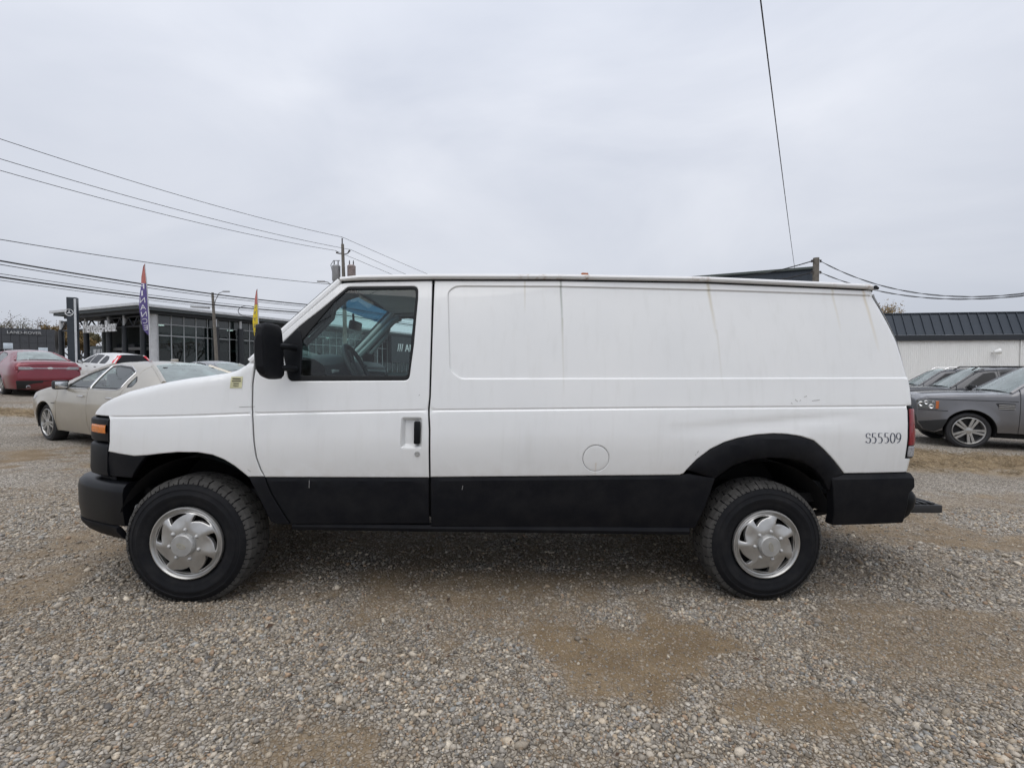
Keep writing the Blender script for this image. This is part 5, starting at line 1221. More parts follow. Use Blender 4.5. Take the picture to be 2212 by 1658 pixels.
for k in range(6):
    a = solve_w(276 + 8 * k, 6.5); btube('entrance_mullion', [(6.5, a, G0), (6.5, a, 4.4)], .06, M_MULL)
bbox('entrance_glass', 6.6, 6.65, solve_w(322, 6.6), solve_w(275, 6.6), G0, 4.4, plain('green_glass', (.05, .085, .075), .06))
btube('entrance_header', [(6.5, solve_w(322, 6.5), 4.4), (6.5, solve_w(275, 6.5), 4.4)], .1, M_MULL)
# street side: curtain wall of separate panes
W1 = 1.6; u0 = solve_u(343, W1); pitch = 1.32; zr_ = [G0, 5.0, 6.2, 7.35]
btube('corner_column', [(u0 - .45, W1 - .1, G0), (u0 - .45, W1 - .1, 7.45)], .36, M_WHT, n=16)
ncol = 34; pm = {}
for r_ in range(3):
    for k in range(ncol):
        if r_ not in pm:
            e = du * (pitch - .06) ; v = [Vector((0, 0, 0)), e, e + Vector((0, 0, zr_[r_ + 1] - zr_[r_] - .06)), Vector((0, 0, zr_[r_ + 1] - zr_[r_] - .06))]; n_ = dw * .03
            o = MB().add([p for p in v] + [p + n_ for p in v], [(0, 1, 2, 3), (7, 6, 5, 4), (0, 4, 5, 1), (1, 5, 6, 2), (2, 6, 7, 3), (3, 7, 4, 0)]).build('glass_pane', M_SHOW if r_ < 2 else M_CURT, bld, smooth=False); pm[r_] = o.data
        else: o = share('glass_pane', pm[r_], bld)
        jit = .02 * math.sin(k * 7.3 + r_ * 3)
        o.location = bp_(u0 + k * pitch + .03, W1 + .02 + jit * .3, zr_[r_] + .03) - bld.location
for k in range(ncol + 1): bbox('mullion', u0 + k * pitch - .04, u0 + k * pitch + .04, W1 - .06, W1 + .10, G0, 7.4, M_MULL)
for z in zr_[1:3]: bbox('transom', u0, u0 + ncol * pitch, W1 - .05, W1 + .09, z - .045, z + .045, M_MULL)
for u in (solve_u(468, .9), solve_u(521, .9), solve_u(580, .9)):
    c = btube('column', [(u, .9, G0), (u, .9, 6.3)], .34, M_DKCOL, n=12); btube('column_neck', [(u, .9, 6.3), (u, .9, 7.2)], .16, M_WHT, c)
# showroom behind the glass
bbox('showroom_floor', u0, 60, W1 + .3, 17, G0 - .05, G0 + .02, M_CONC); bbox('showroom_back', u0, 60, 12, 12.3, G0, 7.2, plain('showroom_wall', (.10, .11, .11), .7)); bbox('showroom_ceiling', u0, 60, W1 + .3, 12, 6.6, 6.7, plain('showroom_ceiling', (.08, .085, .09), .8))
bbox('showroom_mezzanine', u0 + 1, 55, 6, 12, 3.6, 3.9, plain('showroom_slab', (.22, .22, .22), .7))
for k in range(8): bbox('showroom_counter', u0 + 2 + 5 * k, u0 + 4 + 5 * k, 7 + (k % 3), 8 + (k % 3), G0, 2.0 + .3 * (k % 2), M_WHT if k % 2 else M_SOFFIT)
M_LAMP = emit('ceiling_lamp_glow', (1, .97, .9), 3.0)
for k in range(9):
    for q in range(2): MB().lathe([(0, 0), (.32, 0), (.34, .06), (0, .08)], 14, 'z', bp_(u0 + 1.2 + 4.2 * k + 1.8 * q, 3.4 + 3.0 * q, 6.45) - bld.location).build('ceiling_lamp', M_LAMP, bld)
bbox('east_wing', u0 + ncol * pitch + .1, 89, W1, 12.3, G0, 7.2, M_SOFFIT)
# wordmark and the sports-division sign farther along
def place_text(s, size, ext, mat, par, name, loc, xdir, sx=1.0):
    me = text_mesh(s, size, ext, 'LEFT'); o = bpy.data.objects.new(name, me); COL.objects.link(o); me.materials.append(mat); o.parent = par
    xd = Vector(xdir).normalized(); zd = Vector((0, 0, 1)); yd = zd.cross(xd)
    M = Matrix((xd * sx, zd, -yd)).transposed().to_4x4(); M.translation = Vector(loc) - Vector(par.location); o.matrix_basis = M; return o
wl_, wr_ = solve_w(183, 1.2), solve_w(253, 1.2)
pL = bp_(1.2, wl_, 0); zt = 1.4 + (798 - 719.5) / 1050 * pL.y
tme = place_text('Mercedes-Benz', 1.75, .08, M_LETTER, bld, 'wordmark', bp_(1.2, wl_, zt), -dw)
wid = max(v.co.x for v in tme.data.vertices); k_ = (wl_ - wr_) / wid; tme.matrix_basis = tme.matrix_basis @ Matrix.Diagonal((k_, 1, 1, 1))
ua = solve_u(846, .2); bbox('sport_panel', ua, ua + 12, .2, .9, 2.6, 7.2, M_DKCOL); place_text('/// AMG', 1.9, .05, M_LETTER, bld, 'sport_wordmark', bp_(ua + 1.5, .12, 4.6), du)

# --- pylon sign with three-pointed star
pc = at(160, 780, 43.5); py = thing('pylon_sign', 'tall dark pylon sign with a round three-pointed star emblem', 'sign', (pc.x, pc.y, float(gz(pc.x, 0)) - .02), R(24))
MB().box((0, 0, 3.45), (.35, .26, 3.45), bev=.02).build('pylon_body', plain('pylon_blue_black', (.028, .036, .046), .35), py, smooth=False)
MB().box((.25, -.262, 3.4), (.08, .012, 3.38)).build('light_strip', M_FASCIA, py, smooth=False)
st = MB().lathe([(.26, -.02), (.30, -.03), (.30, 0)], 28, 'y', (-.16, -.27, 5.55)); 
for a in (90, 210, 330): st.add([(-.16 + .04 * math.cos(R(a + 90)), -.29, 5.55 + .04 * math.sin(R(a + 90))), (-.16 - .04 * math.cos(R(a + 90)), -.29, 5.55 - .04 * math.sin(R(a + 90))), (-.16 + .28 * math.cos(R(a)), -.285, 5.55 + .28 * math.sin(R(a)))], [(0, 1, 2)])
st.build('star_emblem', M_LETTER, py)

# --- low grey panelled dealership at the far left
A1, B1 = at(-60, 705, 78), at(118, 709, 84); gb = .95; ln = (B1 - A1); ln.z = 0; Lw = ln.length; e1 = ln.normalized(); e2 = Vector((-e1.y, e1.x, 0))
g2 = thing('grey_showroom', 'low dark grey panelled showroom building beside the glass dealership', 'building', (A1.x, A1.y, gb))
ztop = A1.z - gb
def gbox(name, s0, s1, d0, d1, z0, z1, mat): 
    v = [e1 * s + e2 * d + Vector((0, 0, z)) for s in (s0, s1) for d in (d0, d1) for z in (z0, z1)]
    return MB().add(v, [(0, 1, 3, 2), (4, 6, 7, 5), (0, 4, 5, 1), (2, 3, 7, 6), (0, 2, 6, 4), (1, 5, 7, 3)]).build(name, mat, g2, smooth=False)
M_GP = plain('grey_metal_panel', (.062, .066, .074), .55, .2); nP = 9; zl = 3.75
for k in range(nP):
    for q in range(3): gbox('cladding_panel', Lw * k / nP + .02, Lw * (k + 1) / nP - .02, 0, .2, zl + (ztop - zl) * q / 3 + .015, zl + (ztop - zl) * (q + 1) / 3 - .015, M_GP)
gbox('building_core', .05, Lw - .05, .205, 16, 0, ztop - .02, M_DKCOL)
gbox('end_pier', Lw * .86, Lw, -.02, .19, 0, zl, M_GP); gbox('pale_reveal', Lw * .80, Lw * .86, .1, .18, 0, zl - .3, M_WHT)
for k in range(6): gbox('shop_window', Lw * (.05 + .12 * k), Lw * (.15 + .12 * k), .12, .19, .4, zl - .25, M_CURT)
lt = place_text('LAND-ROVER', .62, .06, M_WHT, g2, 'wordmark', Vector((A1.x, A1.y, 0)) + e1 * (Lw * .40) - e2 * .12 + Vector((0, 0, 7.35)), e1)
lt.matrix_basis = lt.matrix_basis @ Matrix.Diagonal((Lw * .43 / max(v.co.x for v in lt.data.vertices), 1, 1, 1))

# --- corrugated building on the right
A2 = Vector((14.0, 27.4, -.42)); d2 = Vector((.9905, -.1375, 0)); n2 = Vector((.1375, .9905, 0))
wb = thing('metal_building', 'long pale corrugated metal building with dark standing-seam roof edge', 'building', A2)
def m_pale():
    m, ns, ls, b = nmat('pale_painted_metal'); P = ns.new('ShaderNodeTexCoord').outputs['Object']; mp = ns.new('ShaderNodeMapping'); mp.inputs['Scale'].default_value = (3, 3, .4); ls.new(P, mp.inputs[0])
    ls.new(mix(ns, ls, ramp(ns, ls, tnoise(ns, ls, 1, 5, .6, mp.outputs[0]), .35, .75), (.77, .77, .745), (.84, .84, .82)), b.inputs['Base Color']); b.inputs['Roughness'].default_value = .5; return m
M_PALE = m_pale(); M_SEAM = plain('slate_blue_metal', (.034, .044, .058), .45, .2, var=.10, vscale=1.2); M_SEAMD = plain('dark_eave', (.018, .022, .028), .5)
WH = 3.36; nW = 27; pw_ = .95; v = []; prof = []
for k in range(10):
    x = pw_ * k / 10; prof += [(x, 0), (x + .045, 0), (x + .058, .012), (x + .082, .012)]
prof.append((pw_ + .002, 0))
v = [d2 * x - n2 * y + Vector((0, 0, z)) for x, y in prof for z in (0, WH)]; me0 = None
for k in range(nW):
    if me0 is None: o = mesh_obj('wall_panel', v, grid_faces(len(prof), 2), M_PALE, wb, smooth=False); me0 = o.data
    else: o = share('wall_panel', me0, wb)
    o.location = d2 * (pw_ * k) - n2 * (.0008 * (k % 2))
def wbox(name, s0, s1, n0, n1, z0, z1, mat, par=wb):
    v = [d2 * s + n2 * n + Vector((0, 0, z)) for s in (s0, s1) for n in (n0, n1) for z in (z0, z1)]
    return MB().add(v, [(0, 1, 3, 2), (4, 6, 7, 5), (0, 4, 5, 1), (2, 3, 7, 6), (0, 2, 6, 4), (1, 5, 7, 3)]).build(name, mat, par, smooth=False)
wbox('building_core', .05, nW * pw_ - .05, .02, 12, 0, WH + .2, M_CONC); wbox('eave_fascia', -.1, nW * pw_ + .1, -.14, .03, WH, WH + .30, M_SEAMD)
sp_ = .462; ns_ = int(nW * pw_ / sp_); me1 = None
for k in range(ns_):
    if me1 is None:
        a, b_ = .31 + WH, 1.50 + WH; q = [(0, -.10, a), (0, .42, b_), (.018, -.10, a), (.018, .42, b_)]
        m = MB(); w_ = sp_ - .034
        m.add([d2 * x + n2 * y + Vector((0, 0, z)) for x, y, z in ((.017, -.10, a), (.017 + w_, -.10, a), (.017 + w_, .42, b_), (.017, .42, b_), (.017, -.06, a), (.017 + w_, -.06, a), (.017 + w_, .46, b_), (.017, .46, b_))], [(0, 1, 2, 3), (7, 6, 5, 4), (0, 4, 5, 1), (3, 2, 6, 7)])
        m.add([d2 * x + n2 * y + Vector((0, 0, z)) for x, y, z in ((-.017, -.145, a), (.017, -.145, a), (.017, .375, b_ + .02), (-.017, .375, b_ + .02), (-.017, -.07, a), (.017, -.07, a), (.017, .45, b_), (-.017, .45, b_))], [(0, 1, 2, 3), (0, 4, 5, 1), (1, 5, 6, 2), (0, 3, 7, 4), (3, 2, 6, 7)])
        o = m.build('roof_panel', M_SEAM, wb, smooth=False); me1 = o.data
    else: o = share('roof_panel', me1, wb)
    o.location = d2 * (sp_ * k)
wbox('ridge_cap', 0, ns_ * sp_, .36, .60, WH + 1.49, WH + 1.55, M_SEAM)
lp = at(2150, 760, 25.6); sl = (Vector((lp.x, lp.y, 0)) - Vector((A2.x, A2.y, 0))).dot(d2)
lm = MB(); pz = lp.z - A2.z
lm.tube([d2 * sl - n2 * .02 + Vector((0, 0, pz)), d2 * (sl - .05) - n2 * .16 + Vector((0, 0, pz - .02))], .03, 8); base = d2 * (sl + .08) - n2 * .24 + Vector((0, 0, pz + .02))
lm.tube([base + Vector((-.14, .02, -.03)), base + Vector((-.03, 0, 0)), base + Vector((.10, -.06, .02))], [.04, .13, .15], 14); lm.build('wall_lamp', M_PALE, wb)
xs_ = (at(2205, 760, 25.6).x - A2.x) / d2.x; MB().tube([d2 * xs_ - n2 * .05 + Vector((0, 0, .2)), d2 * xs_ - n2 * .05 + Vector((0, 0, WH))], .035, 8).build('downpipe', M_PALE, wb)
# taller seamed block behind the van roof
B0 = Vector((18.75, 30.0, -.4)); d3 = Vector((-.893, .45, 0)).normalized(); n3 = Vector((d3.y, -d3.x, 0));  n3 = n3 if n3.y > 0 else -n3
tb = thing('seamed_block', 'dark standing-seam gable block rising behind the van roof', 'building', B0); me2 = None; HT = 7.63 + .4
for k in range(30):
    if me2 is None:
        m = MB(); pts_ = [(0, -.02, 4.2), (.43, -.02, 4.2), (.43, .22, HT), (0, .22, HT), (0, .03, 4.2), (.43, .03, 4.2), (.43, .27, HT), (0, .27, HT)]
        m.add([d3 * x + n3 * y + Vector((0, 0, z)) for x, y, z in pts_], [(0, 1, 2, 3), (7, 6, 5, 4), (0, 4, 5, 1), (1, 5, 6, 2), (2, 6, 7, 3), (3, 7, 4, 0)])
        m.add([d3 * x + n3 * y + Vector((0, 0, z)) for x, y, z in [(.43, -.07, 4.2), (.46, -.07, 4.2), (.46, .17, HT), (.43, .17, HT), (.43, .0, 4.2), (.46, .0, 4.2), (.46, .25, HT), (.43, .25, HT)]], [(0, 1, 2, 3), (0, 4, 5, 1), (1, 5, 6, 2), (2, 6, 7, 3), (3, 7, 4, 0)])
        o = m.build('seam_panel', M_SEAM, tb, smooth=False); me2 = o.data
    else: o = share('seam_panel', me2, tb)
    o.location = d3 * (.46 * k)
v = [d3 * s + n3 * n + Vector((0, 0, z)) for s in (.0, 13.8) for n in (.29, 7) for z in (0, HT - .02)]
MB().add(v, [(0, 1, 3, 2), (4, 6, 7, 5), (0, 4, 5, 1), (2, 3, 7, 6), (0, 2, 6, 4), (1, 5, 7, 3)]).build('block_core', M_SEAMD, tb, smooth=False)
MB().box(Vector((0, 0, HT + .05)) + d3 * 6.9 + n3 * .2, (6.95, .14, .07), Matrix(((d3.x, n3.x, 0), (d3.y, n3.y, 0), (0, 0, 1)))).build('top_cap', plain('green_grey_cap', (.07, .085, .08), .5), tb, smooth=False)

# ------------------------------------------------------------------ poles and wires
M_WOOD = plain('weathered_wood', (.155, .14, .12), .85, var=.3, vscale=6, bmp=.3, bscale=30); M_WIRE = plain('black_wire', (.022, .022, .024), .6); M_INS = plain('insulator_dark', (.05, .045, .045), .3); M_GALV = plain('galvanised', (.36, .37, .38), .45, .4)
pp = at(741, 513, 45); up = thing('utility_pole', 'wooden utility pole with two grey transformer cans near its top', 'utility pole', (pp.x, pp.y, .7)); H = pp.z - .7 - .6
MB().tube([(.12, 0, 0), (.06, 0, H * .6), (-.05, 0, H)], [.20, .17, .13], 12).build('pole', M_WOOD, up)
for dx, dy, dz in ((-.08, 0, .0),): MB().tube([(dx, dy, H), (dx, dy, H + .55)], .06, 8).build('insulator', M_INS, up)
for sx in (-1, 1): MB().tube([(0, 0, H - .95), (sx * .4, 0, H - .85), (sx * .62, 0, H - .55 if sx > 0 else H - .75)], [.03, .05, .10], 8).build('insulator_arm', M_INS, up)
for dx, col in ((-.62, M_GALV), (.78, plain('rust_streaked_can', (.30, .25, .24), .5, .2, var=.4, vscale=5))):
    t = MB().lathe([(0, 0), (.34, 0), (.37, .05), (.37, 1.25), (.39, 1.3), (.28, 1.42), (0, 1.45)], 20, 'z', (dx, -.1, H - 3.35)).build('transformer_can', col, up)
    for k in (-.18, .18): MB().lathe([(.05, 0), (.07, .08), (.04, .16), (.06, .24), (.03, .45)], 8, 'z', (dx + k, -.1, H - 1.95)).build('bushing', M_INS, t)
MB().tube([(-.3, 0, H - 1.5), (-.9, 0, H - 1.5), (-1.15, 0, H - 1.9), (-1.0, 0, H - 2.6), (-.95, 0, H - 3.6), (-.3, 0, H - 5.0)], .03, 6).build('drop_cable', M_WIRE, up)
MB().tube([(-.1, 0, H - 5.0), (-.7, -.2, H - 4.0), (-1.3, -.4, H - 3.55), (-1.6, -.5, H - 3.5)], .05, 8).build('lamp_arm', M_GALV, up); MB().box((-1.85, -.55, H - 3.5), (.35, .12, .06), bev=.04).build('lamp_head', M_GALV, up)
LAB = 'overhead power line strung along the street to the utility pole'
def wire(name, label, pts, r, sag, group, n=26):
    root = None; out = []
    for a, b in zip(pts[:-1], pts[1:]):
        for i in range(n): t = i / n; p = Vector(a).lerp(Vector(b), t); p.z -= sag * 4 * t * (1 - t); out.append(p)
    out.append(Vector(pts[-1])); o = MB().tube(out, r, 5).build(name, M_WIRE, None); return tag(o, label, 'wire', group)
def ext(a, b, k): return Vector(b) + (Vector(a) - Vector(b)) * k
def street(x0, y0, x1, y1, r, sag, Z0=25.7, Z1=45.0, beyond=None, lab=LAB):
    a, b = at(x0, y0, Z0), at(x1, y1, Z1); far = b + (b - a) * 1.0; far.z = b.z
    if beyond: far = at(*beyond); far = far + (far - b) * 1.5
    wire('power_line', lab, [a + (a - b) * 1.9 + Vector((0, 0, .4)), a, b, far], r, sag, 'power lines along the street')
street(0, 300, 739, 512, .018, .35, beyond=(1010, 622, 62), lab='highest power line, carried on the pin insulator at the very top of the utility pole')
street(0, 343, 757, 539, .018, .35, beyond=(960, 622, 62), lab='power line on the utility pole side insulator farther from the dealership')
street(0, 368, 724, 541, .018, .35, beyond=(935, 622, 62), lab='power line on the utility pole side insulator nearer the dealership')
LAB2 = 'thick communication cable bundle hung low between the street poles'
street(0, 517, 741, 616, .022, .25, beyond=(950, 660, 62), lab='lone line strung midway down the utility pole, just over the feather flag tips')
for y0, y1, r, LAB2 in ((563, 664, .045, 'thick upper communication cable strung along the street'), (571, 668, .022, 'thin cable running just beneath the thick upper communication cable'), (598, 680, .05, 'thick lower communication cable with a spare loop hanging from it'), (591, 676, .018, 'thin cable running just above the thick lower communication cable'), (605, 684, .016, 'thinnest and lowest cable, just under the thick lower communication cable')):
    a, b = at(0, y0, 25.7), at(741, y1, 45); far = b + (b - a) * 2; far.z = b.z
    wire('communication_cable', LAB2, [a + (a - b) * 1.9, a, b, far], r, .3, 'cables along the street')
lo = MB(); cpt = at(535, 672, 38); lo.tube([cpt + Vector((.55 * math.cos(t) * 1.15, .2 * math.cos(t), .42 * math.sin(t))) for t in np.linspace(0, 2 * math.pi, 30)[:-1]], .025, 5, closed=True); tag(lo.build('cable_coil', M_WIRE), 'loop of spare cable hanging from the low cable bundle', 'cable')
# shorter lamp pole
lp = at(459, 632, 41); sl_ = thing('street_lamp', 'slim wooden pole with a curved lamp arm in front of the dealership', 'lamp post', (lp.x, lp.y, .8)); H = lp.z - .8
MB().tube([(.30, 0, 0), (.15, 0, H * .5), (0, 0, H)], [.15, .13, .10], 10).build('pole', M_WOOD, sl_)
MB().tube([(.08, 0, H - 1.2), (.25, 0, H - .6), (.55, 0, H - .05), (.95, 0, H + .12)], .035, 6).build('lamp_arm', M_GALV, sl_); MB().box((1.15, 0, H + .10), (.28, .10, .05), bev=.03).build('lamp_head', M_GALV, sl_)
MB().box((-1.05, 0, H - 1.22), (.75, .16, .07), Matrix.Rotation(R(4), 3, 'Y'), bev=.03).build('flat_lamp', M_GALV, sl_)
# pole on the right with twisted service wires
rp = at(1763, 557, 24); po = thing('service_pole', 'weathered square-topped wooden pole behind the van roof with paired insulators', 'utility pole', (rp.x, rp.y, -.42)); H = rp.z + .42
MB().tube([(0, 0, 0), (0, 0, H)], [.17, .135], 14).build('pole', M_WOOD, po)
for z in (H - .17, H - .72):
    for s in (-1, 1):
        MB().lathe([(.0, -.055), (.055, -.05), (.035, 0), (.055, .05), (0, .055)], 10, 'z', (s * .21, -.02, z)).build('insulator', M_INS, po); MB().tube([(s * .1, -.02, z + .06), (s * .24, -.02, z + .07)], .015, 5).build('insulator_bracket', M_INS, po)
for k, (dz, yR, yL) in enumerate(((H - .17, 634, 600), (H - .72, 638.5, 612))):
    p0 = rp + Vector((.24, 0, dz - H)); b = at(2212, yR, 17.0); e = b + (b - p0) * 1.6; e.z = b.z + .5
    pts = []
    for i in range(90): t = i / 55; q = p0.lerp(b + (b - p0) * .6, t); q.z = p0.z + (q.z - p0.z) * (1 - (1 - t) ** 2.2) / 1.0 if False else p0.z + (b.z - p0.z) * (1 - (1 - min(1, t / .62)) ** 2) + max(0, t - .62) * 1.5; pts.append(q)
    mb = MB()
    for j in range(2):
        tw = [q + Vector((0, .016 * math.cos(i * .8 + j * math.pi), .016 * math.sin(i * .8 + j * math.pi))) for i, q in enumerate(pts)]
        mb.tube(tw, .013, 5)
    tag(mb.build('service_cable', M_WIRE), ('upper', 'lower')[k] + ' twisted service cable sagging from the weathered pole over the metal building', 'cable', 'service cables at the weathered pole')
    l = at(1500, yL + 8, 32); wire('service_wire', ('upper', 'lower')[k] + ' single wire from the weathered pole to the seamed block', [rp + Vector((-.24, 0, dz - H)), l], .028, .25, 'wires to the seamed block')
wd = wire('service_drop', 'long slack wire dropping from overhead onto the seamed block', [at(1632, -90, 6.2) + (at(1632, -90, 6.2) - at(1717, 581, 30.4)) * .9, at(1632, -90, 6.2), at(1717, 581, 30.4)], .011, .12, None, 40)

# ------------------------------------------------------------------ feather flags
def flag(name, label, base, top_z, bot_z, width, text, cols, mats, lean=(0, 0)):
    t = thing(name, label, 'flag', base); zb = base[2]; h0, h1 = bot_z - zb, top_z - zb
    MB().tube([(lean[0] * .55, 0, 0)] + [(lean[0] * (1 - q) * (.55 + .45 * q), 0, h0 + (h1 - h0) * q) for q in np.linspace(0, 1, 10)], [.03] * 2 + [.026] * 3 + [.02] * 4 + [.012] * 2, 6).build('flag_pole', M_WHT, t)
    n = 40; vv = {}; 
    def wd(q): return width * (min(1, (1 - q) * 5.5) ** .65) * (1 if q > .10 else .15 + .85 * q / .10)
    def px(q): return lean[0] * (1 - q) * (.55 + .45 * q)
    def pos(q, s):                       # q up the flag, s across from the pole (0) to the free edge (1)
        w = wd(q); return (px(q) - .02 - w * s * (1 - .10 * math.sin(q * 9)), .10 * math.sin(q * 7 + s * 2.2) * s, h0 + (h1 - h0) * q - .06 * s * math.sin(q * 5))
    for ci, (q0, q1) in enumerate(cols):
        qs = np.linspace(q0, q1, max(3, int(n * (q1 - q0)))); v = [pos(q, s) for q in qs for s in np.linspace(0, 1, 7)]
        MB().add(v, grid_faces(len(qs), 7)).build('flag_cloth', mats[ci], t)
    for i, ch in enumerate(text[0]):
        q = text[1] + (text[2] - text[1]) * i / (len(text[0]) - 1); me = text_mesh(ch, 1.0, 0); xs = [p.co.x for p in me.vertices]; ys = [p.co.y for p in me.vertices]
        cx, cy = (min(xs) + max(xs)) / 2, (min(ys) + max(ys)) / 2; W_ = max(.3, max(xs) - min(xs)); H_ = max(ys) - min(ys); hs = text[3] / (h1 - h0)
        for p in me.vertices:            # seen from the back of the cloth: mirrored
            s = .55 + (p.co.x - cx) / W_ * .62; qq = q + (p.co.y - cy) / H_ * hs; a = pos(min(.99, qq), 1 - (1 - s) if False else s); p.co = (a[0], a[1] - .012, a[2])
        me.materials.append(text[4]); o = share('letter', me, t)
    return t
M_PUR = plain('purple_cloth', (.12, .095, .26), .8); M_RCL = plain('red_cloth', (.44, .15, .13), .8); M_YEL = plain('yellow_cloth', (.72, .55, .04), .8); M_PNK = plain('pink_cloth', (.62, .28, .28), .8); M_LTW = plain('white_ink', (.75, .75, .78), .7); M_LTG = plain('grey_ink', (.14, .14, .17), .7)
b0 = at(325, 800, 21.5); tp = at(312, 572, 21.5); bt = at(325, 726, 21.5); bs = (tp.x + .02, tp.y, float(gz(tp.x, 0)))
flag('feather_flag', 'purple and red feather flag lettered FINANCE, seen from behind', bs, tp.z, bt.z, .30, ('FINANCE', .70, .13, .22, M_LTW), [(0, .74), (.74, 1)], [M_PUR, M_RCL], (.26, 0))
tp = at(556, 626, 24); bt = at(555, 744, 24); bs = (tp.x, tp.y, float(gz(tp.x, 0)))
flag('feather_flag', 'narrow yellow and pink feather flag rising behind the van mirror', bs, tp.z, bt.z, .20, ('CVYSG', .70, .24, .16, M_LTG), [(0, .17), (.17, .73), (.73, 1)], [M_PNK, M_YEL, M_RCL], (.06, 0))

# small blue-white lot signs by the red sedan
for x, y in ((17.5, 747), (31, 757)):
    p = at(x if x < 20 else 158 * .59, y, 40); sg = thing('lot_sign', 'small white sign on posts ' + ('in front of the grey showroom windows' if x < 20 else 'by the pale end reveal of the grey showroom'), 'sign', (p.x, p.y, .9), R(35), 'small white lot signs')
    MB().box((0, 0, p.z - .9), (.28, .02, .24), bev=.01).build('sign_plate', plain('pale_blue_sign', (.55, .62, .68), .5), sg)
    for s in (-1, 1): MB().tube([(s * .22, .03, 0), (s * .22, .03, p.z - .7)], .025, 6).build('sign_post', M_GALV, sg)

# ------------------------------------------------------------------ trees
M_BARK = plain('bark', (.075, .062, .05), .9, var=.3, vscale=8)
def leafmat(name, c0, c1):
    m, ns, ls, b = nmat(name); ls.new(mix(ns, ls, ramp(ns, ls, tnoise(ns, ls, .9, 4, .6), .3, .7), c0, c1), b.inputs['Base Color']); b.inputs['Roughness'].default_value = .8; return m
LM = [leafmat('rust_leaves', (.085, .055, .030), (.16, .105, .06)), leafmat('olive_leaves', (.07, .065, .03), (.14, .12, .06)), leafmat('ochre_leaves', (.15, .10, .04), (.22, .15, .06))]
def tree(label, base, h, spread, mat, dens, seed, leaf=.22, group='trees beyond the buildings', bare=False):
    rg = random.Random(seed); t = thing('bare_tree' if bare else 'autumn_tree', label, 'tree', base, 0, group); m = MB(); tips = []
    def br(p, d, L, r, lv):
        q = p + d * L; mid = p + d * L * .5 + Vector((rg.uniform(-1, 1), rg.uniform(-1, 1), rg.uniform(-.3, .3))) * L * .07
        m.tube([p, mid, q], [r, r * .82, r * .62], 6 if lv < 2 else 4, cap=False); tips.append((mid, lv)); tips.append((q, lv))
        if lv >= 4: return
        for k in range(rg.choice((2, 3, 3)) + (1 if lv == 0 else 0)):
            a = rg.uniform(0, 6.283); tl = rg.uniform(.35, .85); o = d.orthogonal().normalized(); o.rotate(Matrix.Rotation(a, 3, d)); nd = (d * math.cos(tl) + o * math.sin(tl) * spread + Vector((0, 0, .12))).normalized(); br(q if rg.random() > .3 else mid.lerp(q, .6), nd, L * rg.uniform(.58, .82), r * .58, lv + 1)
    br(Vector((0, 0, -.2)), Vector((rg.uniform(-.06, .06), rg.uniform(-.06, .06), 1)).normalized(), h * .34, h * .022, 0)
    m.build('trunk', M_BARK, t)
    lv = []; lf = []
    for p, l in tips:
        if l < 2: continue
        for _ in range(int(dens * (1 if l < 4 else 1.6) + rg.random())):
            c = p + Vector((rg.gauss(0, 1), rg.gauss(0, 1), rg.gauss(0, .8))) * h * .035; a = Vector((rg.uniform(-1, 1), rg.uniform(-1, 1), rg.uniform(-1, 1))).normalized() * leaf * rg.uniform(.5, 1.2); b_ = a.orthogonal().normalized() * leaf * .6; k = len(lv)
            lv += [c - a * .5, c + b_ * .5, c + a * .5, c - b_ * .5]; lf.append((k, k + 1, k + 2, k + 3))
    if lf: mesh_obj('crown', lv, lf, mat, t, smooth=False)
    return t
for i, (px, Y, h, mt, dn, lab) in enumerate(((8, 125, 14.5, 0, 4, 'thin rust-brown tree above the far end of the grey showroom'), (45, 118, 13.6, 1, 7, 'broad olive-brown tree rising above the middle of the grey showroom'), (88, 116, 13.4, 0, 6, 'rust-brown tree above the near end of the grey showroom'),
                                           (126, 92, 9.6, 2, 22, 'ochre tree in the gap between the grey showroom and the canopy'), (150, 96, 9.8, 0, 22, 'dark rust tree seen behind the pylon sign'), (176, 92, 8.6, 2, 22, 'low ochre tree under the canopy beside the pylon sign'), (205, 98, 9.0, 1, 20, 'olive tree seen through the canopy columns'))):
    p = at(px, 790, Y); tree(lab, (p.x, p.y, .9), h, 1.05, LM[mt], dn, 11 + i, .30 if dn < 15 else .38)
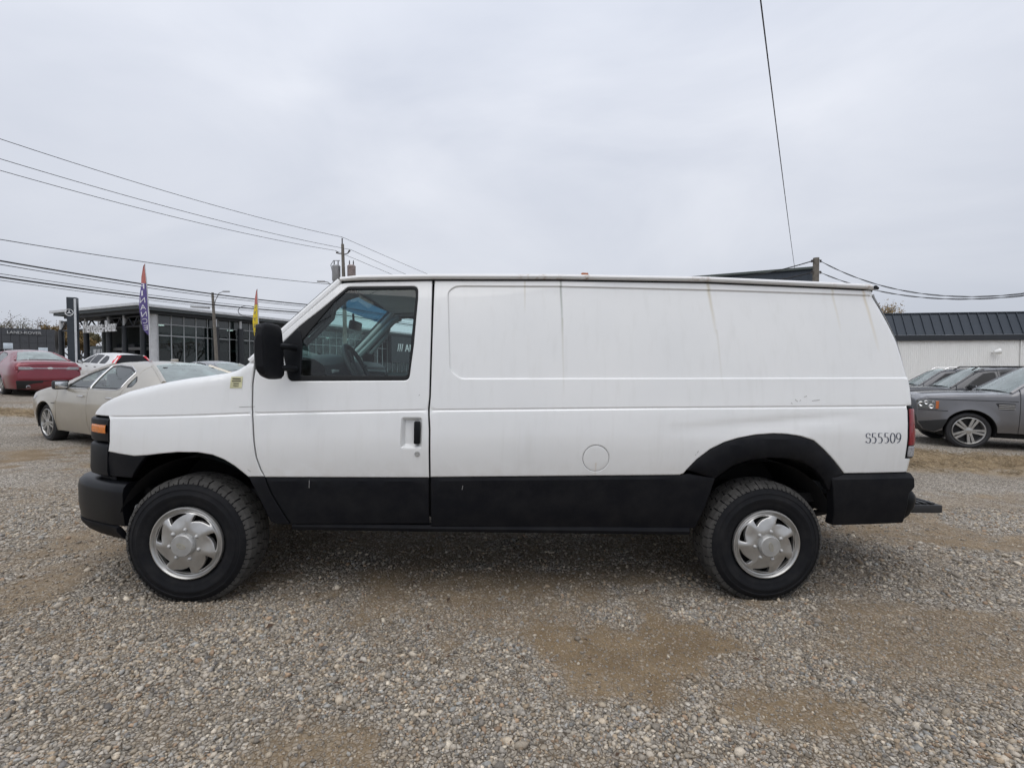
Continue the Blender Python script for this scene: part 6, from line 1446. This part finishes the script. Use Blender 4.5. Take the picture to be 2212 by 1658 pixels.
p = at(1912, 700, 62); tree('yellowing tree showing above the metal building roof', (p.x, p.y, -.4), 11.2, 1.0, LM[2], 7, 41, .26); p = at(1955, 700, 66); tree('bare twiggy tree behind the metal building', (p.x, p.y, -.4), 12.2, 1.15, LM[0], .5, 44, .18, bare=True)
for i, (x, Y) in enumerate(((128, 45), (178, 44), (186, 45.5))):
    p = at(x, 780, Y); t = thing('ornamental_grass', 'clump of dry ornamental grass by the pylon sign', 'plant', (p.x, p.y, .88), 0, 'dry grass clumps by the pylon'); v = []; f = []
    for k in range(160):
        a = random.uniform(0, 6.28); r_ = random.uniform(.1, .7); h_ = random.uniform(.7, 1.5); k0 = len(v); v += [(.15 * math.cos(a), .15 * math.sin(a), 0), (.15 * math.cos(a) + .03, .15 * math.sin(a), 0), (r_ * math.cos(a), r_ * math.sin(a), h_)]; f.append((k0, k0 + 1, k0 + 2))
    mesh_obj('blades', v, f, plain('dry_grass', (.30, .22, .12), .9), t, smooth=False)

# dry straw lying by the cars and thin litter on the gravel
def straw():
    n = 26000; x = np.concatenate([rng.uniform(4.5, 15, n), rng.uniform(-17, -8, n // 3)]); y = np.concatenate([rng.uniform(6.3, 10.2, n), rng.uniform(11.4, 13.8, n // 3)]); k = rng.uniform(0, 1, len(x)) < straw_mask(x, y) * .9; x, y = x[k], y[k]; n = len(x)
    a = rng.uniform(0, 6.283, n); L = rng.uniform(.03, .13, n); up_ = np.where(rng.uniform(0, 1, n) < .12, rng.uniform(.03, .10, n), rng.uniform(.0, .025, n)); z = gz(x, y) + .0
    p0 = np.stack([x, y, z], -1); d = np.stack([np.cos(a) * L, np.sin(a) * L, up_], -1); w = np.stack([-np.sin(a), np.cos(a), a * 0], -1) * .0018
    V = np.stack([p0 - w, p0 + w, p0 + d * .6 + w * .8 + np.array([0, 0, .012]), p0 + d], 1).reshape(-1, 3); F = [(4 * i, 4 * i + 1, 4 * i + 2, 4 * i + 3) for i in range(n)]
    o = mesh_obj('dry_straw', V, F, plain('straw', (.33, .26, .17), .9, var=.45, vscale=2.5), None, smooth=False); tag(o, 'dry straw and dead grass strewn on the gravel by the parked cars', 'straw', None, 'stuff')
straw()
